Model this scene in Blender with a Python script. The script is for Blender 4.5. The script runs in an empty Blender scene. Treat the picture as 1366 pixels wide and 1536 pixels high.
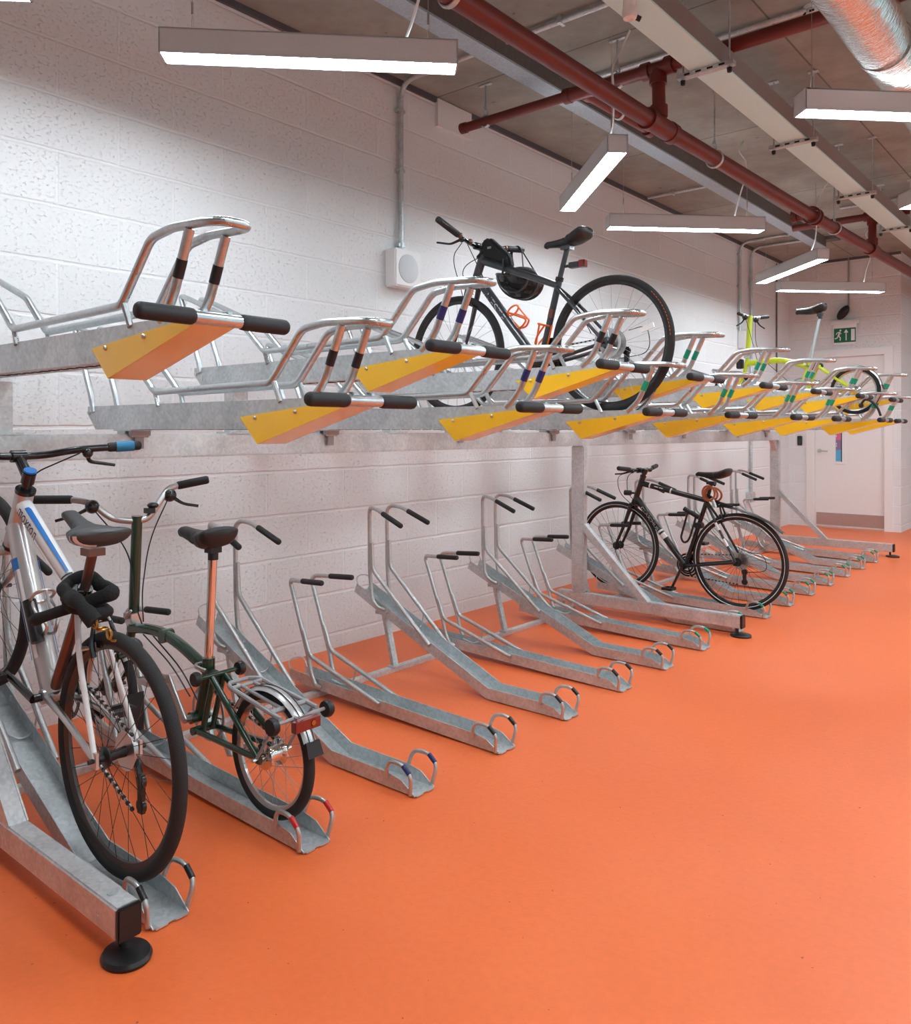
import bpy, bmesh, math, random
from mathutils import Vector, Matrix
V = Vector
PI = math.pi
random.seed(7)
SC = bpy.context.scene
COL = SC.collection

# ------------------------------------------------------------------ materials
def new_mat(name):
    m = bpy.data.materials.new(name); m.use_nodes = True
    nt = m.node_tree
    return m, nt, nt.nodes['Principled BSDF']

def mat(name, col, rough=0.5, metal=0.0, var=0.0, scale=20.0, bump=0.0, bscale=200.0, coat=0.0, spec=None):
    m, nt, b = new_mat(name)
    b.inputs['Base Color'].default_value = (*col, 1)
    b.inputs['Roughness'].default_value = rough
    b.inputs['Metallic'].default_value = metal
    if coat: b.inputs['Coat Weight'].default_value = coat; b.inputs['Coat Roughness'].default_value = .1
    if spec is not None: b.inputs['Specular IOR Level'].default_value = spec
    if var or bump:
        tc = nt.nodes.new('ShaderNodeTexCoord')
    if var:
        n = nt.nodes.new('ShaderNodeTexNoise'); n.inputs['Scale'].default_value = scale; n.inputs['Detail'].default_value = 4
        nt.links.new(tc.outputs['Object'], n.inputs['Vector'])
        mix = nt.nodes.new('ShaderNodeMix'); mix.data_type = 'RGBA'
        mix.inputs[6].default_value = (*[max(0, c*(1-var)) for c in col], 1)
        mix.inputs[7].default_value = (*[min(1, c*(1+var)) for c in col], 1)
        nt.links.new(n.outputs['Fac'], mix.inputs[0])
        nt.links.new(mix.outputs[2], b.inputs['Base Color'])
    if bump:
        n2 = nt.nodes.new('ShaderNodeTexNoise'); n2.inputs['Scale'].default_value = bscale
        nt.links.new(tc.outputs['Object'], n2.inputs['Vector'])
        bp = nt.nodes.new('ShaderNodeBump'); bp.inputs['Strength'].default_value = bump; bp.inputs['Distance'].default_value = .004
        nt.links.new(n2.outputs['Fac'], bp.inputs['Height'])
        nt.links.new(bp.outputs['Normal'], b.inputs['Normal'])
    return m

def galv(name, lo, hi, rough, metal):
    m, nt, b = new_mat(name)
    tc = nt.nodes.new('ShaderNodeTexCoord')
    vo = nt.nodes.new('ShaderNodeTexVoronoi'); vo.inputs['Scale'].default_value = 90
    no = nt.nodes.new('ShaderNodeTexNoise'); no.inputs['Scale'].default_value = 9; no.inputs['Detail'].default_value = 6
    nt.links.new(tc.outputs['Object'], vo.inputs['Vector']); nt.links.new(tc.outputs['Object'], no.inputs['Vector'])
    sp = nt.nodes.new('ShaderNodeSeparateColor'); nt.links.new(vo.outputs['Color'], sp.inputs[0])
    ad = nt.nodes.new('ShaderNodeMath'); ad.operation = 'MULTIPLY_ADD'; ad.inputs[1].default_value = .35
    nt.links.new(sp.outputs[0], ad.inputs[0]); nt.links.new(no.outputs['Fac'], ad.inputs[2])
    cr = nt.nodes.new('ShaderNodeMapRange'); cr.inputs[1].default_value = .3; cr.inputs[2].default_value = 1.0
    nt.links.new(ad.outputs[0], cr.inputs[0])
    mix = nt.nodes.new('ShaderNodeMix'); mix.data_type = 'RGBA'
    mix.inputs[6].default_value = (*lo, 1); mix.inputs[7].default_value = (*hi, 1)
    nt.links.new(cr.outputs[0], mix.inputs[0]); nt.links.new(mix.outputs[2], b.inputs['Base Color'])
    rr = nt.nodes.new('ShaderNodeMapRange'); rr.inputs[3].default_value = rough-.04; rr.inputs[4].default_value = rough+.08
    nt.links.new(no.outputs['Fac'], rr.inputs[0]); nt.links.new(rr.outputs[0], b.inputs['Roughness'])
    b.inputs['Metallic'].default_value = metal
    return m

def ramp(nt, a, b, ca, cb):
    r = nt.nodes.new('ShaderNodeValToRGB')
    r.color_ramp.elements[0].position = a; r.color_ramp.elements[1].position = b
    r.color_ramp.elements[0].color = (*ca, 1); r.color_ramp.elements[1].color = (*cb, 1)
    return r

def block_wall(name, axis, u0, z0):
    """painted blockwork: brick layout for bump, pits in the block faces"""
    m, nt, b = new_mat(name)
    L = nt.links.new
    g = nt.nodes.new('ShaderNodeNewGeometry')
    s = nt.nodes.new('ShaderNodeSeparateXYZ'); L(g.outputs['Position'], s.inputs[0])
    au = nt.nodes.new('ShaderNodeMath'); au.operation = 'ADD'; au.inputs[1].default_value = u0
    av = nt.nodes.new('ShaderNodeMath'); av.operation = 'ADD'; av.inputs[1].default_value = z0
    L(s.outputs[axis], au.inputs[0]); L(s.outputs['Z'], av.inputs[0])
    c = nt.nodes.new('ShaderNodeCombineXYZ'); L(au.outputs[0], c.inputs[0]); L(av.outputs[0], c.inputs[1])
    # slight wobble of the joints
    wn = nt.nodes.new('ShaderNodeTexNoise'); wn.inputs['Scale'].default_value = 9
    L(g.outputs['Position'], wn.inputs['Vector'])
    wv = nt.nodes.new('ShaderNodeVectorMath'); wv.operation = 'MULTIPLY_ADD'; wv.inputs[1].default_value = (.008, .008, 0)
    L(wn.outputs['Color'], wv.inputs[0]); L(c.outputs[0], wv.inputs[2])
    br = nt.nodes.new('ShaderNodeTexBrick')
    br.offset = .5; br.inputs['Scale'].default_value = 1
    br.inputs['Mortar Size'].default_value = .0085; br.inputs['Mortar Smooth'].default_value = .6
    br.inputs['Brick Width'].default_value = .557; br.inputs['Row Height'].default_value = .241
    br.inputs['Color1'].default_value = (.775, .785, .79, 1); br.inputs['Color2'].default_value = (.745, .75, .755, 1)
    br.inputs['Mortar'].default_value = (.80, .805, .81, 1)
    L(wv.outputs[0], br.inputs['Vector'])
    # horizontal bed joints read stronger than the upright ones
    sv = nt.nodes.new('ShaderNodeSeparateXYZ'); L(wv.outputs[0], sv.inputs[0])
    pp = nt.nodes.new('ShaderNodeMath'); pp.operation = 'PINGPONG'; pp.inputs[1].default_value = .1205; L(sv.outputs['Y'], pp.inputs[0])
    hm = nt.nodes.new('ShaderNodeMapRange'); hm.interpolation_type = 'SMOOTHSTEP'
    hm.inputs[1].default_value = .003; hm.inputs[2].default_value = .0105; hm.inputs[3].default_value = 1; hm.inputs[4].default_value = 0; L(pp.outputs[0], hm.inputs[0])
    bv = nt.nodes.new('ShaderNodeMath'); bv.operation = 'MULTIPLY'; bv.inputs[1].default_value = .35; L(br.outputs['Fac'], bv.inputs[0])
    jt = nt.nodes.new('ShaderNodeMath'); jt.operation = 'MAXIMUM'; L(hm.outputs[0], jt.inputs[0]); L(bv.outputs[0], jt.inputs[1])
    ps_ = nt.nodes.new('ShaderNodeVectorMath'); ps_.operation = 'MULTIPLY'; ps_.inputs[1].default_value = (1, 1, 1.7); L(g.outputs['Position'], ps_.inputs[0])
    # pits
    pn = nt.nodes.new('ShaderNodeTexNoise'); pn.inputs['Scale'].default_value = 52; pn.inputs['Detail'].default_value = 5; pn.inputs['Roughness'].default_value = .7
    L(ps_.outputs[0], pn.inputs['Vector'])
    pr = ramp(nt, .33, .44, (0, 0, 0), (1, 1, 1)); L(pn.outputs['Fac'], pr.inputs[0])
    fn = nt.nodes.new('ShaderNodeTexNoise'); fn.inputs['Scale'].default_value = 55; fn.inputs['Detail'].default_value = 3
    L(g.outputs['Position'], fn.inputs['Vector'])
    # mortar mask softens pits
    mx = nt.nodes.new('ShaderNodeMath'); mx.operation = 'MAXIMUM'; L(pr.outputs[0], mx.inputs[0]); L(hm.outputs[0], mx.inputs[1])
    h1 = nt.nodes.new('ShaderNodeMath'); h1.operation = 'MULTIPLY'; h1.inputs[1].default_value = .75; L(mx.outputs[0], h1.inputs[0])
    h2 = nt.nodes.new('ShaderNodeMath'); h2.operation = 'MULTIPLY_ADD'; h2.inputs[1].default_value = .30
    L(fn.outputs['Fac'], h2.inputs[0]); L(h1.outputs[0], h2.inputs[2])
    h3 = nt.nodes.new('ShaderNodeMath'); h3.operation = 'MULTIPLY_ADD'; h3.inputs[1].default_value = -.75
    L(jt.outputs[0], h3.inputs[0]); L(h2.outputs[0], h3.inputs[2])
    bp = nt.nodes.new('ShaderNodeBump'); bp.inputs['Strength'].default_value = .55; bp.inputs['Distance'].default_value = .010
    L(h3.outputs[0], bp.inputs['Height']); L(bp.outputs['Normal'], b.inputs['Normal'])
    dk = nt.nodes.new('ShaderNodeMix'); dk.data_type = 'RGBA'; dk.blend_type = 'MULTIPLY'; dk.inputs[0].default_value = .6
    d2 = ramp(nt, .31, .38, (.50, .47, .46), (1, 1, 1)); L(pn.outputs['Fac'], d2.inputs[0])
    L(br.outputs['Color'], dk.inputs[6]); L(d2.outputs[0], dk.inputs[7]); L(dk.outputs[2], b.inputs['Base Color'])
    b.inputs['Roughness'].default_value = .6
    return m

def floor_mat():
    m, nt, b = new_mat('orange floor paint'); L = nt.links.new
    g = nt.nodes.new('ShaderNodeNewGeometry')
    n1 = nt.nodes.new('ShaderNodeTexNoise'); n1.inputs['Scale'].default_value = .9; n1.inputs['Detail'].default_value = 6
    n2 = nt.nodes.new('ShaderNodeTexNoise'); n2.inputs['Scale'].default_value = 45; n2.inputs['Detail'].default_value = 4
    n3 = nt.nodes.new('ShaderNodeTexNoise'); n3.inputs['Scale'].default_value = 48; n3.inputs['Detail'].default_value = 2
    for n in (n1, n2, n3): L(g.outputs['Position'], n.inputs['Vector'])
    r1 = ramp(nt, .3, .7, (.80, .152, .034), (.88, .192, .058)); L(n1.outputs['Fac'], r1.inputs[0])
    r2 = ramp(nt, .3, .6, (.955, .945, .94), (1, 1, 1)); L(n2.outputs['Fac'], r2.inputs[0])
    r3 = ramp(nt, .225, .25, (.35, .28, .28), (1, 1, 1)); L(n3.outputs['Fac'], r3.inputs[0])
    m1 = nt.nodes.new('ShaderNodeMix'); m1.data_type = 'RGBA'; m1.blend_type = 'MULTIPLY'; m1.inputs[0].default_value = 1
    m2 = nt.nodes.new('ShaderNodeMix'); m2.data_type = 'RGBA'; m2.blend_type = 'MULTIPLY'; m2.inputs[0].default_value = 1
    L(r1.outputs[0], m1.inputs[6]); L(r2.outputs[0], m1.inputs[7]); L(m1.outputs[2], m2.inputs[6]); L(r3.outputs[0], m2.inputs[7])
    L(m2.outputs[2], b.inputs['Base Color'])
    bp = nt.nodes.new('ShaderNodeBump'); bp.inputs['Strength'].default_value = .3; bp.inputs['Distance'].default_value = .003
    n4 = nt.nodes.new('ShaderNodeTexNoise'); n4.inputs['Scale'].default_value = 110; n4.inputs['Detail'].default_value = 5
    L(g.outputs['Position'], n4.inputs['Vector']); L(n4.outputs['Fac'], bp.inputs['Height']); L(bp.outputs['Normal'], b.inputs['Normal'])
    rr = nt.nodes.new('ShaderNodeMapRange'); rr.inputs[3].default_value = .32; rr.inputs[4].default_value = .50
    L(n1.outputs['Fac'], rr.inputs[0]); L(rr.outputs[0], b.inputs['Roughness'])
    b.inputs['Specular IOR Level'].default_value = .45
    return m

def ceil_mat():
    m, nt, b = new_mat('cast concrete soffit'); L = nt.links.new
    g = nt.nodes.new('ShaderNodeNewGeometry')
    mp = nt.nodes.new('ShaderNodeMapping'); mp.inputs['Rotation'].default_value = (0, 0, PI/2); mp.inputs['Location'].default_value = (.3, .42, 0)
    L(g.outputs['Position'], mp.inputs[0])
    br = nt.nodes.new('ShaderNodeTexBrick'); br.offset = .0; br.inputs['Scale'].default_value = 1
    br.inputs['Mortar Size'].default_value = .006; br.inputs['Brick Width'].default_value = 1.9; br.inputs['Row Height'].default_value = 1.25
    br.inputs['Color1'].default_value = (.33, .345, .315, 1); br.inputs['Color2'].default_value = (.295, .305, .28, 1)
    br.inputs['Mortar'].default_value = (.15, .15, .14, 1)
    L(mp.outputs[0], br.inputs['Vector'])
    n1 = nt.nodes.new('ShaderNodeTexNoise'); n1.inputs['Scale'].default_value = 3.5; n1.inputs['Detail'].default_value = 8; n1.inputs['Roughness'].default_value = .65
    n2 = nt.nodes.new('ShaderNodeTexNoise'); n2.inputs['Scale'].default_value = 14; n2.inputs['Detail'].default_value = 2
    L(g.outputs['Position'], n1.inputs['Vector']); L(g.outputs['Position'], n2.inputs['Vector'])
    r1 = ramp(nt, .3, .7, (.74, .72, .70), (1.12, 1.1, 1.06)); L(n1.outputs['Fac'], r1.inputs[0])
    r2 = ramp(nt, .22, .27, (.55, .5, .45), (1, 1, 1)); L(n2.outputs['Fac'], r2.inputs[0])
    m1 = nt.nodes.new('ShaderNodeMix'); m1.data_type = 'RGBA'; m1.blend_type = 'MULTIPLY'; m1.inputs[0].default_value = 1
    m2 = nt.nodes.new('ShaderNodeMix'); m2.data_type = 'RGBA'; m2.blend_type = 'MULTIPLY'; m2.inputs[0].default_value = 1
    L(br.outputs['Color'], m1.inputs[6]); L(r1.outputs[0], m1.inputs[7]); L(m1.outputs[2], m2.inputs[6]); L(r2.outputs[0], m2.inputs[7])
    L(m2.outputs[2], b.inputs['Base Color']); b.inputs['Roughness'].default_value = .8
    return m

def foil_mat():
    m, nt, b = new_mat('crinkled foil'); L = nt.links.new
    tc = nt.nodes.new('ShaderNodeTexCoord')
    mp = nt.nodes.new('ShaderNodeMapping'); mp.inputs['Scale'].default_value = (10, 34, 10); L(tc.outputs['Object'], mp.inputs[0])
    n = nt.nodes.new('ShaderNodeTexNoise'); n.inputs['Scale'].default_value = 1.6; n.inputs['Detail'].default_value = 5; n.inputs['Distortion'].default_value = .8
    L(mp.outputs[0], n.inputs['Vector'])
    bp = nt.nodes.new('ShaderNodeBump'); bp.inputs['Strength'].default_value = .55; bp.inputs['Distance'].default_value = .02
    L(n.outputs['Fac'], bp.inputs['Height']); L(bp.outputs['Normal'], b.inputs['Normal'])
    b.inputs['Base Color'].default_value = (.82, .81, .79, 1); b.inputs['Metallic'].default_value = 1; b.inputs['Roughness'].default_value = .22
    return m

def emit(name, col, strength):
    m = bpy.data.materials.new(name); m.use_nodes = True; nt = m.node_tree
    nt.nodes.remove(nt.nodes['Principled BSDF'])
    e = nt.nodes.new('ShaderNodeEmission'); e.inputs[0].default_value = (*col, 1); e.inputs[1].default_value = strength
    nt.links.new(e.outputs[0], nt.nodes['Material Output'].inputs[0]); return m

LAMP = 44.0; FILL_UP = 7.0
M = dict(
    wall_l=block_wall('painted blockwork left', 'Y', .62, 2.319), wall_b=block_wall('painted blockwork back', 'X', .2, 2.319),
    floor=floor_mat(), ceil=ceil_mat(), foil=foil_mat(), fill_glow=emit('lamp uplight', (.88, .98, 1.04), FILL_UP), lens=emit('lamp lens', (.87, .975, 1.04), LAMP),
    galv=galv('galvanised steel', (.50, .505, .51), (.74, .745, .75), .40, .5),
    galvd=galv('galvanised tray', (.44, .475, .485), (.68, .72, .73), .42, .6),
    tube=galv('galvanised tube', (.50, .535, .545), (.64, .68, .69), .27, .92), ltube=galv('dull galvanised tube', (.48, .485, .48), (.63, .635, .63), .36, .8),
    speck=mat('speckled galvanised flange', (.40, .47, .52), .5, .4, .35, 90),
    beam=mat('dark steel web', (.13, .115, .105), .6, .1, .25, 30),
    yellow=mat('yellow powder coat', (.93, .56, .010), .22, 0, coat=.5),
    rubber=mat('black rubber', (.018, .018, .019), .6, bump=.15),
    blackp=mat('black plastic', (.014, .014, .015), .35),
    blackm=mat('black gloss metal', (.012, .012, .013), .22, 0, coat=.4),
    dkgrey=mat('dark grey paint', (.03, .034, .04), .3, 0, coat=.6),
    tyre=mat('tyre rubber', (.022, .021, .021), .75, bump=.5, bscale=400),
    tyrew=mat('white tyre stripe', (.75, .75, .75), .4),
    chrome=mat('chrome', (.80, .79, .77), .10, 1.0),
    alu=mat('brushed aluminium', (.62, .62, .61), .3, 1.0),
    silver=mat('silver bike paint', (.60, .60, .60), .28, .55, coat=.5),
    whitep=mat('white bike paint', (.82, .82, .82), .25, 0, coat=.4),
    blue=mat('blue decal', (.012, .17, .52), .3), navy=mat('navy tape', (.02, .025, .13), .4),
    cyan=mat('blue grip', (.02, .22, .42), .4),
    copper=mat('dark copper metal', (.20, .105, .085), .3, .7),
    orangep=mat('orange plastic', (.85, .16, .02), .3),
    green=mat('british green paint', (.010, .045, .024), .2, 0, coat=.7),
    lime=mat('lime paint', (.62, .74, .03), .3, 0, coat=.4),
    gtape=mat('green tape', (.0, .30, .17), .4), rtape=mat('red tape', (.55, .02, .02), .35),
    redlens=mat('red reflector', (.22, .010, .008), .12, 0, coat=.8),
    redpipe=mat('red oxide pipe', (.15, .024, .017), .42, 0, .2, 8),
    white=mat('white enamel', (.80, .79, .78), .4), cream=mat('white plastic', (.76, .75, .74), .45),
    lid_tint=mat('cyan-tinted trunking lid', (.60, .95, 1.0), .35, 0), brownm=mat('lamp side', (.62, .62, .62), .5),  # trunking lid colour tinted cyan to offset orange floor bounce
    steel=mat('brushed kick plate', (.55, .50, .48), .34, .85, .1, 40),
    gold=mat('gold chain', (.48, .27, .06), .3, .9), cloth=mat('black fabric', (.012, .012, .012), .85, bump=.5, bscale=150),
    saddle=mat('grey saddle vinyl', (.05, .052, .053), .45), saddleb=mat('black saddle vinyl', (.016, .016, .017), .42),
    signg=mat('exit sign green', (.0, .13, .05), .35), glass=mat('door glass backing', (.35, .55, .66), .15),
    pink=mat('pink poster', (.62, .15, .27), .4), purple=mat('purple poster', (.26, .18, .32), .4), sky=mat('blue poster', (.10, .40, .62), .4),
    grille=mat('pale speaker grille', (.60, .63, .65), .6, bump=.3, bscale=500), clear=mat('white reflector', (.85, .85, .83), .15, 0, coat=.5),
    rimd=mat('dark rim', (.10, .092, .088), .3, .7), grayp=mat('grey rack paint', (.36, .36, .37), .4, .2), graytxt=mat('grey decal', (.42, .45, .48), .4), dark=mat('dark slot', (.01, .01, .01), .8),
)

# ------------------------------------------------------------------ mesh builder
def bez(p0, p1, p2, n):
    return [p0*(1-t)**2 + p1*2*t*(1-t) + p2*t*t for t in [i/n for i in range(n+1)]]

def fillet_path(pts, f, n=5):
    pts = [V(p) for p in pts]
    if not f or len(pts) < 3: return pts
    out = [pts[0]]
    for i in range(1, len(pts)-1):
        a, p, b = pts[i-1], pts[i], pts[i+1]
        d1, d2 = a-p, b-p
        l = min(f, d1.length*.48, d2.length*.48)
        if l < 1e-5: out.append(p); continue
        out += bez(p+d1.normalized()*l, p, p+d2.normalized()*l, n)
    out.append(pts[-1])
    return out

class MB:
    def __init__(s): s.v = []; s.f = []; s.m = []; s.T = None
    def add(s, vs, fs, m=0):
        o = len(s.v)
        vs = [V(v) for v in vs]
        if s.T is not None: vs = [s.T @ v for v in vs]
        s.v += vs
        for f in fs: s.f.append([i+o for i in f]); s.m.append(m)
        return s
    def box(s, lo, hi, m=0, R=None, c=None):
        x0, y0, z0 = lo; x1, y1, z1 = hi
        vs = [V((x, y, z)) for z in (z0, z1) for y in (y0, y1) for x in (x0, x1)]
        if R is not None:
            c = V(c) if c is not None else V(((x0+x1)/2, (y0+y1)/2, (z0+z1)/2))
            vs = [R @ (v-c) + c for v in vs]
        return s.add(vs, [(0, 2, 3, 1), (4, 5, 7, 6), (0, 1, 5, 4), (2, 6, 7, 3), (0, 4, 6, 2), (1, 3, 7, 5)], m)
    def bar(s, a, b, w, h, m=0, up=(0, 0, 1)):
        """rectangular bar from a to b, w across, h along up"""
        a, b = V(a), V(b); d = (b-a).normalized(); u = V(up); sd = d.cross(u).normalized(); u = sd.cross(d)
        vs = []
        for p in (a, b):
            for i, j in ((-1, -1), (1, -1), (1, 1), (-1, 1)): vs.append(p + sd*(w/2*i) + u*(h/2*j))
        return s.add(vs, [(3, 2, 1, 0), (4, 5, 6, 7), (0, 1, 5, 4), (1, 2, 6, 5), (2, 3, 7, 6), (3, 0, 4, 7)], m)
    def tube(s, pts, r, seg=10, f=0, closed=False, m=0, n=5, sq=None):
        p = fillet_path(pts, f, n)
        q = [p[0]]
        for a in p[1:]:
            if (a-q[-1]).length > 1e-6: q.append(a)
        p = q; N = len(p)
        rs = r if isinstance(r, (list, tuple)) else None
        ln = [0]
        for i in range(1, N): ln.append(ln[-1] + (p[i]-p[i-1]).length)
        def rad(i):
            if rs is None: return r
            t = ln[i]/ln[-1]*(len(rs)-1); k = min(int(t), len(rs)-2); return rs[k]+(rs[k+1]-rs[k])*(t-k)
        tg = []
        for i in range(N):
            if closed: d = p[(i+1) % N]-p[i-1]
            else: d = p[min(i+1, N-1)]-p[max(i-1, 0)]
            tg.append(d.normalized())
        u = V((0, 0, 1)) if abs(tg[0].z) < .9 else V((0, 1, 0))
        u = (u - tg[0]*u.dot(tg[0])).normalized()
        vs = []; fs = []
        for i in range(N):
            if i: 
                u = u - tg[i]*u.dot(tg[i]); u.normalize()
            w = tg[i].cross(u); R = rad(i)
            for k in range(seg):
                a = 2*PI*k/seg
                vs.append(p[i] + u*(math.cos(a)*R) + w*(math.sin(a)*R*(sq or 1)))
        for i in range(N if closed else N-1):
            j = (i+1) % N
            for k in range(seg):
                k2 = (k+1) % seg
                fs.append((i*seg+k, i*seg+k2, j*seg+k2, j*seg+k))
        if not closed:
            fs.append(tuple(range(seg-1, -1, -1))); fs.append(tuple((N-1)*seg+k for k in range(seg)))
        return s.add(vs, fs, m)
    def grip(s, a, b, r, m=0, seg=14):
        """rounded-end cylinder"""
        a, b = V(a), V(b); d = b-a; L = d.length; d = d.normalized()
        ts = [(0, .55), (.12*r, .8), (.35*r, .95), (.7*r, 1), (L-.7*r, 1), (L-.35*r, .95), (L-.12*r, .8), (L, .55)]
        return s.tube_r([a+d*t for t, _ in ts], [r*q for _, q in ts], m, seg)
    def tube_r(s, pts, rads, m=0, seg=12):
        pts = [V(p) for p in pts]; N = len(pts); vs = []; fs = []; u = None
        for i in range(N):
            d = (pts[min(i+1, N-1)]-pts[max(i-1, 0)]).normalized()
            if u is None:
                u = V((0, 0, 1)) if abs(d.z) < .9 else V((0, 1, 0))
            u = (u-d*u.dot(d)).normalized(); w = d.cross(u)
            for k in range(seg):
                a = 2*PI*k/seg; vs.append(pts[i]+(u*math.cos(a)+w*math.sin(a))*rads[i])
        for i in range(N-1):
            for k in range(seg):
                k2 = (k+1) % seg; fs.append((i*seg+k, i*seg+k2, (i+1)*seg+k2, (i+1)*seg+k))
        fs.append(tuple(range(seg-1, -1, -1))); fs.append(tuple((N-1)*seg+k for k in range(seg)))
        return s.add(vs, fs, m)
    def lathe(s, c, Rm, prof, seg=48, m=0, closed=True):
        """revolve (radius, along) about local y of Rm at c"""
        c = V(c); n = len(prof); vs = []; fs = []
        for k in range(seg):
            a = 2*PI*k/seg
            for (r, y) in prof: vs.append(c + Rm @ V((math.cos(a)*r, y, math.sin(a)*r)))
        for k in range(seg):
            k2 = (k+1) % seg
            for i in range(n if closed else n-1):
                j = (i+1) % n; fs.append((k*n+i, k*n+j, k2*n+j, k2*n+i))
        return s.add(vs, fs, m)
    def torus(s, c, Rm, R, r, seg=64, rs=10, m=0, sy=1.0):
        return s.lathe(c, Rm, [(R+r*math.cos(2*PI*k/rs), r*sy*math.sin(2*PI*k/rs)) for k in range(rs)], seg, m)
    def prism(s, poly, y0, y1, m=0):
        """polygon in XZ extruded along y"""
        n = len(poly)
        vs = [(x, y0, z) for x, z in poly]+[(x, y1, z) for x, z in poly]
        fs = [tuple(range(n)), tuple(range(2*n-1, n-1, -1))]
        fs += [((i+1) % n, i, i+n, (i+1) % n+n) for i in range(n)]
        return s.add(vs, fs, m)
    def sphere(s, c, r, m=0, seg=16, rings=9, sc=(1, 1, 1), R=None):
        c = V(c); vs = [];fs = []
        for i in range(rings+1):
            t = PI*i/rings
            for k in range(seg):
                a = 2*PI*k/seg
                p = V((math.sin(t)*math.cos(a)*r*sc[0], math.sin(t)*math.sin(a)*r*sc[1], math.cos(t)*r*sc[2]))
                if R is not None: p = R @ p
                vs.append(c+p)
        for i in range(rings):
            for k in range(seg):
                k2 = (k+1) % seg; fs.append((i*seg+k, (i+1)*seg+k, (i+1)*seg+k2, i*seg+k2))
        return s.add(vs, fs, m)
    def build(s, name, mats, parent=None, origin=None, smooth=True, bevel=0):
        o0 = V(origin) if origin is not None else V((0, 0, 0))
        me = bpy.data.meshes.new(name)
        me.from_pydata([v-o0 for v in s.v], [], s.f)
        if not isinstance(mats, (list, tuple)): mats = [mats]
        for mm in mats: me.materials.append(M[mm] if isinstance(mm, str) else mm)
        me.polygons.foreach_set('material_index', s.m)
        bm = bmesh.new(); bm.from_mesh(me)
        bmesh.ops.recalc_face_normals(bm, faces=bm.faces)
        if bevel:
            es = [e for e in bm.edges if len(e.link_faces) == 2 and e.calc_face_angle(0) > .6]
            bmesh.ops.bevel(bm, geom=es, offset=bevel, segments=2, affect='EDGES', clamp_overlap=True)
        bm.to_mesh(me); bm.free()
        if smooth:
            me.shade_smooth(); me.set_sharp_from_angle(angle=math.radians(38))
        ob = bpy.data.objects.new(name, me); COL.objects.link(ob)
        if parent is not None: ob.parent = parent
        return ob

def tag(o, label=None, cat=None, group=None, kind=None):
    if label: o['label'] = label
    if cat: o['category'] = cat
    if group: o['group'] = group
    if kind: o['kind'] = kind
    return o

class Thing:
    def __init__(s, name, label, cat, loc=(0, 0, 0), group=None):
        s.o = bpy.data.objects.new(name, None); COL.objects.link(s.o); s.o.location = loc
        s.o.empty_display_size = .1; s.loc = V(loc); tag(s.o, label, cat, group)
    def part(s, name, mb, mats, parent=None, label=None, **k):
        ob = mb.build(name, mats, parent or s.o, s.loc, **k)
        if label: ob['label'] = label
        return ob

def struct(name, mb, mats, label=None, parent=None, **k):
    o = mb.build(name, mats, parent, **k)
    if parent is None: o['kind'] = 'structure'
    if label: o['label'] = label
    return o

def copy_tree(o, parent=None):
    c = o.copy(); COL.objects.link(c)
    if parent is not None: c.parent = parent
    for ch in list(o.children): copy_tree(ch, c)
    return c

def text_mesh(body, size, m=0, shear=0.0, mb=None, place=None, sx=1.0):
    """flat lettering: built-in font turned to mesh, then every vertex is placed by place(u, v)"""
    cu = bpy.data.curves.new('lettering', 'FONT'); cu.body = body; cu.size = size; cu.shear = shear
    cu.align_x = 'LEFT'
    ob = bpy.data.objects.new('lettering', cu); COL.objects.link(ob)
    dg = bpy.context.evaluated_depsgraph_get(); ev = ob.evaluated_get(dg)
    me = bpy.data.meshes.new_from_object(ev)
    vs = [place(v.co.x*sx, v.co.y) for v in me.vertices]; fs = [tuple(p.vertices) for p in me.polygons]
    mb.add(vs, fs, m)
    bpy.data.objects.remove(ob); bpy.data.curves.remove(cu); bpy.data.meshes.remove(me)

def on_tube(a, b, r, t0, ang0, flip=1):
    """place function that wraps lettering around the tube a-b; u runs along the tube, v around it"""
    a, b = V(a), V(b); d = (b-a).normalized(); side = V((0, -1, 0)); side = (side-d*side.dot(d)).normalized(); up = side.cross(d)*flip
    if up.z < 0: up = -up
    def place(u, v):
        an = v/r + ang0
        return a + d*(t0+u) + (side*math.cos(an)+up*math.sin(an))*(r+.0012)
    return place

# ------------------------------------------------------------------ camera
cam = bpy.data.cameras.new('camera'); co = bpy.data.objects.new('camera', cam); COL.objects.link(co)
TH = math.atan((1703-683)/1219.0)
co.location = (3.605, 0, 1.28); co.rotation_euler = (PI/2, 0, TH)
cam.sensor_fit = 'VERTICAL'; cam.sensor_height = 36; cam.lens = 1219/1536*36
cam.shift_y = -(768-645)/1536
cam.clip_start = .05; cam.clip_end = 100
SC.camera = co

# ------------------------------------------------------------------ room shell
CE = 3.51; YB = 11.35; X1 = 7.4; Y0 = -4.2; Y1 = 15.6; XC = 1.36
struct('floor', MB().box((-.3, Y0, -.12), (X1+.2, Y1, 0)), 'floor', 'orange painted floor, smooth and slightly mottled', smooth=False)
struct('ceiling', MB().box((-.3, Y0, CE), (X1+.2, Y1, CE+.15)), 'ceil', 'bare concrete ceiling with board marks', smooth=False)
struct('wall_left', MB().box((-.2, Y0, -.1), (0, YB+.2, CE+.05)), 'wall_l', 'white painted blockwork wall behind the bike racks', smooth=False)
DX0, DX1, DZ = .262, 1.245, 2.30
wb = MB().box((-.2, YB, -.1), (DX0, YB+.3, CE+.05)).box((DX1, YB, -.1), (XC, YB+.3, CE+.05)).box((DX0, YB, DZ), (DX1, YB+.3, CE+.05))
struct('wall_back', wb, 'wall_b', 'white blockwork wall with the door at the far end', smooth=False)
struct('wall_return', MB().box((XC-.2, YB+.3, -.1), (XC, Y1, CE+.05)), 'wall_l', 'white blockwork wall turning away past the door', smooth=False)
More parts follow.
